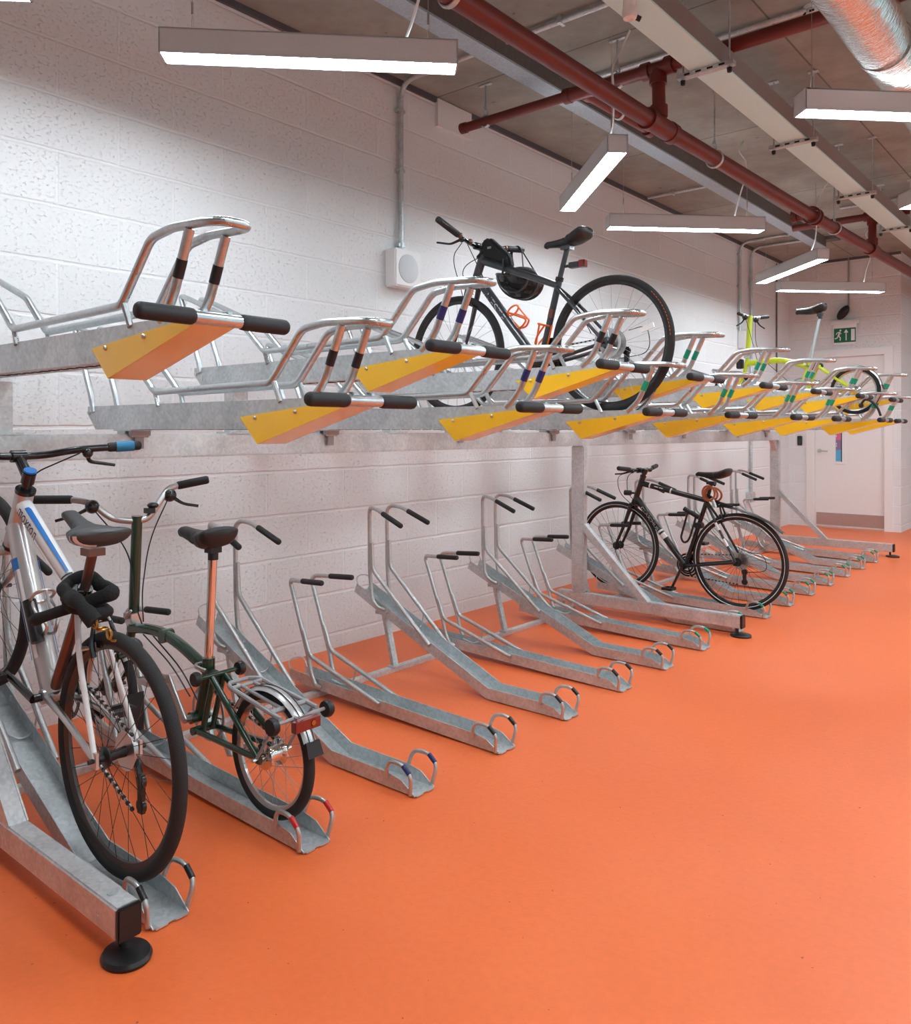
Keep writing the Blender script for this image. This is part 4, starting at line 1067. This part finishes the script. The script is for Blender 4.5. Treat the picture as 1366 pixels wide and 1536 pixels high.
# --- dark hybrid bike on the upper tier
Y = LO[5]
tB, B_ = road_bike('hybrid_bike', 'dark grey hybrid bike on the upper tier with helmet and orange bottle cages', Y, dict(
    gz=1.36, rh=(1.597, 1.712), fh=(.597, 1.712), R=.341, tr=.0185, bb=(1.175, 1.625), sc=(1.288, 2.035), ht=(.795, 2.268), hb=(.733, 2.115), hr=.024,
    ttr=[.023, .020, .017], dtr=[.026, .025], str=.0175, csb=-.005, ttd=.035,
    frame=['dkgrey'], fork=['dkgrey'], fw=dict(rim='blackm', spoke='grayp', n=28, disc=.07, refl=-.3), rw=dict(rim='blackm', spoke='grayp', n=28, cass=.075, disc=.075, refl=.30, hubw=.058, rimtxt=(.05, 'orangep')),
    clamp=(1.345, 2.225), post='dkgrey', nose=(1.205, 2.262), tail=(1.475, 2.290), sw=.155, saddle=['saddleb'], sph=.02, bar=(.752, 2.318),
    bars=[(.765, -.335, 2.392), (.790, -.20, 2.335), (.752, -.06, 2.318), (.752, .06, 2.318), (.795, .20, 2.335), (.82, .335, 2.345)], barm='blackm',
    grips=[((.785, -.205, 2.338), (.755, -.355, 2.405)), ((.795, .215, 2.336), (.82, .35, 2.347))], gr=.018,
    levers=[[(.775, -.17, 2.325), (.72, -.20, 2.30), (.69, -.28, 2.30)], [(.775, .17, 2.32), (.72, .20, 2.29), (.70, .29, 2.27)]],
    cables=[[(.76, -.15, 2.31), (.60, -.05, 2.27), (.66, -.02, 2.05), (.68, -.03, 1.95)], [(.76, .12, 2.31), (.58, .03, 2.22), (.72, .0, 2.05)], [(.76, -.1, 2.31), (.88, -.06, 2.05), (.86, -.03, 2.0)], [(1.60, .07, 1.64), (1.78, .075, 1.66), (1.76, .075, 1.80), (1.66, .07, 1.78)], [(1.30, -.02, 2.03), (1.44, -.052, 1.90), (1.53, -.075, 1.76)]],
    crank=math.radians(8), rings=[.09, .07], der=(1.66, 1.605)))
lt = MB(); text_mesh('WESTE', .054, 0, mb=lt, place=on_tube(B_['dt0'], B_['bb'], .0258, .11, -.95), sx=1.35)
tB.part('lettering', lt, 'graytxt', parent=B_['F'], label='grey capital lettering on down tube')
dc = MB(); band_on(dc, B_['bb'], B_['sc'], .255, .30, -1.5, 1.5, .0178, 0, 1); tB.part('seat_tube_band', dc, 'copper', parent=B_['F'], label='copper band on seat tube')
bottle_cage(tB, V((1.035, Y, 1.80))+V((.02, 0, .02)), V((-.72, 0, .69)), (.69, 0, .72), 'orangep', 'orange bottle cage on down tube', .036, .14)
bottle_cage(tB, V((1.215, Y, 1.71)), B_['sd'], (-.96, 0, .26), 'orangep', 'orange bottle cage on seat tube', .036, .14)
g = MB()
for x, yy, z in ((.788, -.20, 2.338), (.77, -.09, 2.325), (.77, .09, 2.325), (.795, .205, 2.335)): g.sphere((x, Y+yy, z), .017, 0, 10, 7)
tB.part('bar_clamp', g, 'copper', parent=B_['H'])
tl = MB().box((1.36, Y-.016, 2.115), (1.42, Y+.016, 2.145), 0).box((1.42, Y-.018, 2.112), (1.455, Y+.018, 2.15), 1).tube([(1.32, Y, 2.13), (1.37, Y, 2.13)], .008)
tB.part('tail_light', tl, ['blackp', 'redlens'], label='red tail light on seat post', bevel=.004)
bg = Thing('frame_bag', 'small black bag strapped on the top tube behind the dark bike handlebar', 'bag', (.87, Y, 2.26))
bg.part('bag_body', MB().prism([(.79, 2.335), (.845, 2.355), (.985, 2.235), (1.0, 2.165), (.80, 2.245)], Y-.028, Y+.028), 'cloth', bevel=.014)
bg.part('strap', MB().tube([(.955, Y-.03, 2.215), (.95, Y-.03, 2.13), (.95, Y+.03, 2.13), (.955, Y+.03, 2.215)], .006, 8, f=.01).tube([(.815, Y-.03, 2.28), (.77, Y-.03, 2.25), (.77, Y+.03, 2.25), (.815, Y+.03, 2.28)], .006, 8, f=.01), 'blackp')
bg.part('zip_pull', MB().box((.845, Y-.032, 2.285), (.87, Y-.028, 2.297)), 'alu')
# helmet hangs upside down beneath the top tube
HX, HY, HZ = .905, Y+.195, 2.150
hm = Thing('cycle_helmet', 'black vented cycle helmet hanging upside down by its straps from the dark bike handlebar', 'helmet', (HX, HY, HZ))
hs = MB(); N1, N2 = 48, 14; vs = []; fs = []; ms = []
def shell(a, ph, k=1.0): return V((HX+math.cos(a)*math.cos(ph)*.146*k, HY+math.sin(a)*math.cos(ph)*.105*k, HZ-math.sin(ph)*.122*k-.22*math.cos(a)*math.cos(ph)*.146))
for i in range(N2+1):
    for k in range(N1): vs.append(shell(2*PI*k/N1, PI/2*i/N2))
for i in range(N2):
    for k in range(N1):
        k2 = (k+1) % N1; fs.append((i*N1+k, i*N1+k2, (i+1)*N1+k2, (i+1)*N1+k)); ms.append(1 if (3 <= i <= 4 and k % 6 < 4) or (7 <= i <= 9 and k % 8 < 5) else 0)
hs.v += vs; hs.f += [list(f) for f in fs]; hs.m += ms
hm.part('shell', hs, ['blackm', 'dark'])
hm.part('rim', MB().tube([shell(2*PI*i/48, 0) for i in range(48)], .008, 8, closed=True), 'dkgrey')
for q in (-.7, -.25, .25, .7):
    rb = MB().tube([V((HX+math.cos(PI*i/16)*.148*math.sqrt(1-q*q), HY+q*.105, HZ-math.sin(PI*i/16)*.125*math.sqrt(1-q*q)-.22*math.cos(PI*i/16)*.146*math.sqrt(1-q*q))) for i in range(17)], .0065, 8)
    hm.part('rib', rb, 'dkgrey')
hm.part('padding', MB().sphere((HX, HY, HZ+.02), .075, 0, 18, 10, (1.35, .95, .55)), 'cloth')
GX, GY, GZ = .815, Y+.30, 2.362
for (x0, yy0, x1, yy1) in ((HX-.10, HY-.05, HX+.07, HY-.06), (HX-.085, HY+.06, HX+.10, HY+.05)):
    hm.part('chin_strap', MB().tube([V((x0, yy0, HZ+.01)), V((GX-.03, GY-.02, GZ-.03)), V((GX, GY, GZ+.006)), V((GX+.03, GY, GZ-.03)), V((x1, yy1, HZ-.01))], .008, 8, f=.03, sq=.45), 'cloth')

# --- black and white bike by the middle post
Y = LO[9]
tC, C_ = road_bike('road_bike', 'black and white road bike parked on the floor beside the middle post', Y, dict(
    gz=.02, rh=(1.485, .362), fh=(.545, .392), R=.338, tr=.016, bb=(1.09, .292), sc=(1.252, .775), ht=(.752, .925), hb=(.685, .735), hr=.021,
    ttr=[.021, .019, .018], dtr=[.024, .022], str=.016, ttd=.05, frame=['blackm'], fork=['blackm'],
    fw=dict(rim='blackm', spoke='blackm', n=32, rd=.026, stripe='tyrew', refl=-1.3), rw=dict(rim='blackm', spoke='blackm', n=32, rd=.026, stripe='tyrew', cass=.06, refl=2.9),
    clamp=(1.285, .905), post='blackm', nose=(1.17, .972), tail=(1.425, .985), sw=.15, saddle=['saddleb'], sph=.045, bar=(.720, .975),
    bars=[(.70, -.29, 1.0), (.74, -.16, .985), (.720, -.05, .975), (.720, .05, .975), (.745, .16, .985), (.72, .29, 1.0)],
    grips=[((.735, -.17, .987), (.70, -.295, 1.0)), ((.742, .17, .987), (.72, .295, 1.0))],
    levers=[[(.735, -.14, .975), (.68, -.18, .955), (.66, -.26, .955)], [(.74, .14, .975), (.69, .18, .955), (.67, .26, .955)]],
    cables=[[(.73, -.12, .97), (.56, -.05, .93), (.56, -.02, .80), (.66, -.02, .72)], [(.73, .10, .97), (.60, .03, .95), (.61, .02, .80), (.68, .0, .74)], [(1.50, .07, .28), (1.66, .075, .30), (1.63, .075, .42), (1.52, .07, .42)]],
    crank=math.radians(246), rings=[.085, .066, .05], der=(1.505, .215)))
lt = MB(); text_mesh('CLAXIMUS', .032, 0, mb=lt, place=on_tube(C_['dt0'], C_['bb'], .0237, .085, -.55), sx=1.4)
tC.part('lettering', lt, 'silver', parent=C_['F'], label='silver lettering on down tube')
dc = MB()
for (u0, u1) in ((.305, .320), (.335, .375)): band_on(dc, C_['dt0'], C_['bb'], u0, u1, -1.3, 1.5, .0232, 0, 2)
for u in (.075, .245): band_on(dc, C_['tt0'], C_['sc'], u, u+.012, -1.4, 1.5, .0205, 0, 1)
for u in (.12, .16): band_on(dc, C_['tt0'], C_['sc'], u, u+.03, .1, .4, .0205, 0, 2)
d = C_['rh']-C_['sc']
for q in (.36, .62): dc.tube([C_['sc']+d*q+V((0, -.052, 0)), C_['sc']+d*(q+.12)+V((0, -.056, 0))], .0098, 10)
d = C_['fh']-C_['cr']; dc.tube([C_['cr']+d*.15+V((.004, -.05, 0)), C_['cr']+d*.5+V((.009, -.055, 0))], .0100, 10)
tC.part('stripe_decal', dc, 'whitep', parent=C_['F'], label='white stripe decals')
rim_brake(tC, C_['rh']+V((-.11, 0, .315)), (-.3, 0, .9), .03, 'rear_brake'); rim_brake(tC, C_['cr']+V((-.01, 0, -.02)), (.2, 0, .95), .03, 'front_brake')
mg = MB(); pts = [V((1.30, Y, .765)), V((1.38, Y, .75)), V((1.48, Y, .735)), V((1.60, Y, .70)), V((1.70, Y, .655)), V((1.79, Y, .59))]; wd = [.006, .03, .034, .034, .034, .03]
vs = []
for p, ww in zip(pts, wd):
    for q in (-1, -.5, 0, .5, 1): vs.append(p+V((0, q*ww, -.012*q*q)))
mg.add(vs, [(i*5+j, i*5+j+1, (i+1)*5+j+1, (i+1)*5+j) for i in range(5) for j in range(4)])
mg.tube([V((1.285, Y, .80)), V((1.33, Y, .765)), V((1.44, Y, .742))], .011, 8, f=.03)
tC.part('rear_mudguard', mg, 'blackp')
tC.part('front_lamp', MB().tube([(.60, Y, .80), (.65, Y, .80)], .020, 12).tube([(.64, Y, .80), (.68, Y, .80)], .008, 8), 'blackp')
ul = Thing('u_lock', 'black U-shaped lock carried on the black and white bike seat tube', 'bike lock', (1.14, Y-.03, .58))
ul.part('shackle', MB().tube([(1.128, Y-.045, .69), (1.075, Y-.045, .50), (1.095, Y-.045, .465), (1.125, Y-.045, .475), (1.145, Y-.045, .51), (1.195, Y-.045, .675)], .0075, 10, f=.03), 'blackp')
ul.part('crossbar', MB().tube([(1.10, Y-.045, .712), (1.215, Y-.045, .655)], .017, 14), 'blackp')
ul.part('bracket', MB().box((1.175, Y-.05, .575), (1.225, Y+.022, .615)), 'blackp', bevel=.006)
cl_ = Thing('cable_lock', 'coiled orange cable lock hung under the black and white bike saddle', 'bike lock', (1.29, Y, .83))
for_ = MB()
for i, (ry, rr) in enumerate(((-.02, .052), (0.0, .047), (.02, .055))):
    for_.torus((1.285+.01*i, Y-.03+ry, .832-.006*i), Matrix.Rotation(.25*(i-1), 3, 'Z') @ Matrix.Rotation(.2*i, 3, 'X'), rr, .0075, 28, 8)
cl_.part('coil', for_, mat('orange-brown cable', (.42, .12, .04), .3))
cl_.part('lock_barrel', MB().tube([(1.31, Y-.05, .80), (1.335, Y-.05, .735)], .012, 12), 'alu')

# ------------------------------------------------------------------ folding bikes
def folding_bike(label, Y, B):
    t = Thing('folding_bike', label, 'bicycle', (B['bb'][0], Y, B['gz']))
    p = lambda q, yy=0: V((q[0], Y+yy, q[1]))
    y = lambda v: V((0, v, 0)); fm = B['paint']
    rh, fh, bb, st, sb = p(B['rh']), p(B['fh']), p(B['bb']), p(B['seat_top']), p(B['stem_base'])
    hb = p(B['head_bot']); q = MB()
    q.tube([p(a) for a in B['main']], B.get('mr', .0205), 16, f=.12, n=8)
    q.tube([hb, sb-V((0, 0, .03))], .018, 14)
    q.tube([st, bb+V((0, 0, -.01))], .018, 14); q.tube([bb+y(-.035), bb+y(.035)], .021, 14)
    q.tube([st+V((0, 0, .025)), st-V((0, 0, .03))], .0225, 16)
    hi = p(B['hinge']); q.tube([hi+y(-.022), hi+y(.022)], .025, 16)
    F = t.part('frame', q, fm)
    r = MB(); pv = bb+V((.035, 0, -.035))
    r.tube([pv+y(-.05), pv+y(.05)], .014, 12); top = p(B['rear_top'])
    for s in (-1, 1):
        r.tube([pv+y(s*.035), rh+y(s*.052)], .0105, 10); r.tube([top+y(s*.025), rh+y(s*.052)], .0115, 10)
        r.tube([pv+y(s*.02)+V((.02, 0, 0)), top+y(s*.02)], .0105, 10)
        r.box(rh+V((-.012, s*.052-.004, -.016)), rh+V((.012, s*.052+.004, .016)))
    r.tube([top+V((.0, -.075, .01)), top+V((.0, .075, .01))], .008, 10)
    t.part('rear_triangle', r, fm)
    for s in (-1, 1): t.part('transport_roller', MB().lathe(top+V((0, s*.088, .01)), I3, [(0, -.011), (.022, -.011), (.025, -.004), (.025, .004), (.022, .011), (0, .011)], 20, closed=False), 'blackp', label='small black roller wheel')
    t.part('suspension_block', MB().sphere(top+V((-.03, 0, -.01)), .028, 0, 14, 9), 'rubber')
    fk = MB().tube([hb, hb+V((-.005, 0, -.03))], .016, 12).tube([hb+V((-.005, -.04, -.04)), hb+V((-.005, .04, -.04))], .012, 10)
    for s in (-1, 1): fk.tube([hb+V((-.005, s*.04, -.035)), fh+y(s*.045)], [.012, .008], 10)
    t.part('fork', fk, fm)
    wheel(t, 'front_wheel', fh, B['R'], .0175, rim='alu', spoke='grayp', n=28, rd=.018, hubw=.04)
    wheel(t, 'rear_wheel', rh, B['R'], .0175, rim='alu', spoke='grayp', n=28, rd=.018, hubw=.048, hub='chrome', hub_r=.028)
    for nm, c, a0, a1 in (('front_mudguard', fh, 40, 150), ('rear_mudguard', rh, B['mg'][0], B['mg'][1])):
        m_ = MB(); vs = []; n = 18; R = B['R']+.014
        for i in range(n+1):
            a = math.radians(a0+(a1-a0)*i/n)
            for k in range(7):
                b = (k-3)/3; rr = R-.012*b*b; vs.append(c+V((math.cos(a)*rr, b*.024, math.sin(a)*rr)))
        m_.add(vs, [(i*7+j, i*7+j+1, (i+1)*7+j+1, (i+1)*7+j) for i in range(n) for j in range(6)])
        for b in (-.010, .010):
            m_.tube([c+V((math.cos(math.radians(a0+(a1-a0)*i/n))*(R+.0005), b, math.sin(math.radians(a0+(a1-a0)*i/n))*(R+.0005))) for i in range(n+1)], .0016, 5, m=1)
        G = t.part(nm, m_, ['silver', 'blackp'])
        e = math.radians(a0); pe = c+V((math.cos(e)*R, 0, math.sin(e)*R))
        if nm == 'rear_mudguard': t.part('mud_flap', MB().add([pe+V((-.004, -.026, 0)), pe+V((-.004, .026, 0)), pe+V((.014, .030, -.042)), pe+V((.014, -.030, -.042)), pe+V((.004, -.026, 0)), pe+V((.004, .026, 0)), pe+V((.020, .030, -.042)), pe+V((.020, -.030, -.042))], [(0, 1, 2, 3), (4, 5, 6, 7), (0, 1, 5, 4), (2, 3, 7, 6), (1, 2, 6, 5), (0, 3, 7, 4)]), 'rubber', parent=G, label='black rubber mud flap')
    # seat post and saddle
    cl = p(B['clamp']); t.part('seat_post', MB().tube([st+V((0, 0, .01)), cl-V((0, 0, .02))], .0155, 16), B.get('postm', 'chrome'), label='long shiny seat post')
    t.part('seat_clamp', MB().tube([cl-V((0, 0, .055)), cl-V((0, 0, .03))], .018, 14).box(cl+V((-.02, -.022, -.03)), cl+V((.02, .022, .002))), 'blackp')
    t.part('seat_clamp_lever', MB().tube([st+V((-.03, -.03, .0)), st+V((-.01, -.045, .0)), st+V((.03, -.03, -.01))], .007, 8, f=.02).tube([st+V((-.03, -.028, .0)), st+V((-.03, .028, .0))], .008, 8), 'alu')
    sm = MB(); n_, r_ = p(B['nose']), p(B['tail']); saddle(sm, n_, r_, .15, th=.06); S = t.part('saddle', sm, B['saddlem'])
    q = MB(); seat_rails(q, n_, r_); t.part('saddle_rail', q, 'blackm', parent=S)
    # stem and bars
    t.part('stem', MB().tube([sb, p(B['stem_top'])], B.get('stemr', .0195), 16), fm)
    t.part('stem_hinge', MB().box(sb+V((-.03, -.028, -.03)), sb+V((.03, .028, .01))).tube([sb+V((.0, -.035, -.01)), sb+V((.045, -.035, .03))], .006, 8), 'alu', bevel=.006)
    H = t.part('handlebar', MB().tube([V(a) for a in B['bars']], .0130, 14, f=.045, n=7), B.get('barm', 'alu'))
    for a, b in B['grips']: t.part('grip', MB().grip(V(a), V(b), .0165), B.get('gripm', 'rubber'), parent=H)
    for q_ in B['levers']: t.part('brake_lever', MB().sphere(V(q_[0]), .027, 0, 14, 9).tube([V(a) for a in q_], [.009, .006, .006], 8, f=.02), 'blackm', parent=H)
    for q_ in B['cables']: t.part('cable', MB().tube([V(a) for a in q_], .0026, 6, f=.12, n=8), 'blackp')
    crankset(t, bb, .058, B['crank'], [.1], 0, 'grayp', 'alu', l=.165, pedal='alu')
    chain(t, bb, .096, rh, .03, .04)
    return t, rh, top

Y = LO[1]
tD, rhD, topD = folding_bike('dark green folding bike with black saddle on a copper-bright seat post', Y, dict(
    gz=.02, paint='green', rh=(1.462, .232), fh=(.40, .235), R=.205, bb=(1.045, .262), seat_top=(1.105, .455), hinge=(.83, .512), stem_base=(.592, .555), head_bot=(.55, .43),
    main=[(.575, .50), (.66, .514), (.80, .522), (.93, .495), (1.03, .460), (1.10, .435)], rear_top=(1.165, .425), clamp=(1.133, .882), nose=(.93, .922), tail=(1.195, .915), saddlem='saddleb', mg=(24, 150),
    stem_top=(.618, .945), stemr=.0205,
    bars=[(.36, 1.355, 1.012), (.475, 1.457, 1.012), (.525, 1.50, 1.0), (.565, 1.56, .935), (.605, 1.61, .925), (.635, 1.67, .928), (.645, 1.705, .985), (.645, 1.75, 1.045), (.66, 1.785, 1.058), (.72, 1.88, 1.078)],
    grips=[((.47, 1.455, 1.012), (.355, 1.35, 1.012)), ((.655, 1.782, 1.056), (.725, 1.885, 1.08))],
    levers=[[(.53, 1.50, .985), (.47, 1.46, .95), (.42, 1.41, .93)], [(.65, 1.755, 1.02), (.69, 1.79, .985), (.72, 1.84, .975)]],
    cables=[[(.53, 1.5, .98), (.60, 1.62, .80), (.66, 1.60, .62), (.70, 1.61, .54)], [(.65, 1.75, 1.01), (.66, 1.66, .85), (.68, 1.62, .65), (.71, 1.61, .55)], [(.70, Y-.02, .50), (.90, Y-.02, .42), (1.02, Y-.02, .33)], [(.70, Y+.01, .50), (.92, Y+.01, .40), (1.03, Y+.01, .30)]],
    crank=math.radians(122)))
rk_ = MB()
for s in (-1, 1):
    rk_.tube([V((1.285, Y+s*.035, .435)), V((1.315, Y+s*.062, .435)), V((1.60, Y+s*.072, .395))], .0075, 8, f=.02)
    rk_.tube([V((1.585, Y+s*.068, .395)), rhD+V((.0, s*.06, .0))], .005, 8)
rk_.tube([V((1.285, Y-.035, .435)), V((1.285, Y+.035, .435))], .0075, 8); rk_.tube([V((1.33, Y-.062, .432)), V((1.33, Y+.062, .432))], .007, 8); rk_.tube([V((1.545, Y-.07, .402)), V((1.545, Y+.07, .402))], .009, 8)
for s in (-.025, .025): rk_.tube([V((1.33, Y+s, .433)), V((1.545, Y+s, .403))], .006, 8)
rk_.tube([V((1.605, Y-.10, .385)), V((1.605, Y+.10, .385))], .006, 8)
RKp = tD.part('luggage_rack', rk_, 'grayp', label='small grey luggage rack')
for s in (-1, 1): tD.part('rack_roller', MB().lathe((1.607, Y+s*.108, .383), I3, [(0, -.011), (.025, -.011), (.028, -.004), (.028, .004), (.025, .011), (0, .011)], 20, closed=False), 'blackp', parent=RKp)
tl = MB().box((1.622, Y-.05, .352), (1.645, Y+.05, .385), 0).lathe((1.646, Y+.02, .370), Matrix.Rotation(-PI/2, 3, 'Z'), [(0, .001), (.010, .001), (.010, -.002), (0, -.002)], 14, 1, closed=False).box((1.605, Y-.03, .36), (1.625, Y+.03, .39), 2)
tD.part('tail_reflector', tl, ['redlens', 'gold', 'alu'], label='wide red tail reflector', bevel=.003)
tD.part('bell', MB().sphere((.655, Y+.045, .985), .02, 0, 12, 8, (1.4, 1, .6)).box((.63, Y+.02, .955), (.665, Y+.05, .975)), 'blackp')
tD.part('front_mud_flap', MB().box((.60, Y-.035, .10), (.606, Y+.035, .25)), 'rubber')

Y = LO[13]
tE, rhE, topE = folding_bike('lime green folding bike with black and white saddle on the upper tier', Y, dict(
    gz=1.36, paint='lime', rh=(1.735, 1.622), fh=(.665, 1.622), R=.205, bb=(1.275, 1.655), seat_top=(1.352, 1.86), hinge=(1.04, 1.915), stem_base=(.80, 1.985), head_bot=(.765, 1.80),
    main=[(.785, 1.905), (.90, 1.912), (1.08, 1.925), (1.22, 1.895), (1.35, 1.845)], rear_top=(1.425, 1.85), clamp=(1.445, 2.325), nose=(1.235, 2.355), tail=(1.50, 2.382), saddlem='saddleb', mg=(12, 140),
    stem_top=(.822, 2.355), stemr=.024, mr=.026, postm='alu',
    bars=[(.80, Y-.235, 2.352), (.815, Y-.1, 2.345), (.815, Y+.1, 2.345), (.84, Y+.16, 2.352), (.90, Y+.26, 2.365)],
    grips=[((.806, Y-.13, 2.348), (.80, Y-.24, 2.353)), ((.85, Y+.175, 2.353), (.905, Y+.265, 2.367))],
    levers=[[(.815, Y-.11, 2.33), (.80, Y-.14, 2.28), (.77, Y-.20, 2.245)], [(.83, Y+.13, 2.33), (.85, Y+.17, 2.28), (.88, Y+.22, 2.25)]],
    cables=[[(.815, Y-.1, 2.33), (.86, Y-.04, 2.1), (.90, Y-.03, 1.93)], [(.83, Y+.12, 2.33), (.86, Y+.03, 2.1), (.93, Y+.02, 1.93)], [(1.0, Y-.03, 1.89), (1.12, Y-.03, 1.78), (1.2, Y-.03, 1.70)]],
    crank=math.radians(200)))
tE.part('front_carrier_block', MB().box((.70, Y-.03, 1.86), (.755, Y+.03, 1.95)), 'blackp', bevel=.006)
tE.part('saddle_edge', MB().tube([V((1.25, Y-.02, 2.368)), V((1.36, Y-.036, 2.366)), V((1.43, Y-.068, 2.385)), V((1.495, Y-.05, 2.40))], .006, 6, f=.05), 'whitep', label='white edge of the saddle')
tl = Thing('cable_lock', 'black cable lock looped over the far end of the lime bike tray', 'bike lock', (1.86, Y-.06, 1.5))
tl.part('cable', MB().tube([(1.80, Y-.07, 1.50), (1.83, Y-.08, 1.545), (1.88, Y-.08, 1.53), (1.93, Y-.07, 1.47), (1.95, Y-.06, 1.40)], .010, 10, f=.03), 'blackp')
tl.part('lock_head', MB().sphere((1.80, Y-.07, 1.49), .022, 0, 12, 8), 'blackp')

for ob in list(bpy.data.objects):
    if ob.name.startswith('proto'): bpy.data.objects.remove(ob)

# ------------------------------------------------------------------ world and colour
w = bpy.data.worlds.new('World'); SC.world = w; w.use_nodes = True
w.node_tree.nodes['Background'].inputs[0].default_value = (.62, .90, .97, 1); w.node_tree.nodes['Background'].inputs[1].default_value = 1.15  # cool fill colour, enters through the added right-wall openings
SC.view_settings.view_transform = 'Standard'; SC.view_settings.look = 'None'
SC.view_settings.exposure = 0.09; SC.view_settings.gamma = 0.965
SC.cycles.use_denoising = True
SC.cycles.max_bounces = 8; SC.cycles.diffuse_bounces = 5; SC.cycles.glossy_bounces = 4
SC.cycles.sample_clamp_indirect = 6
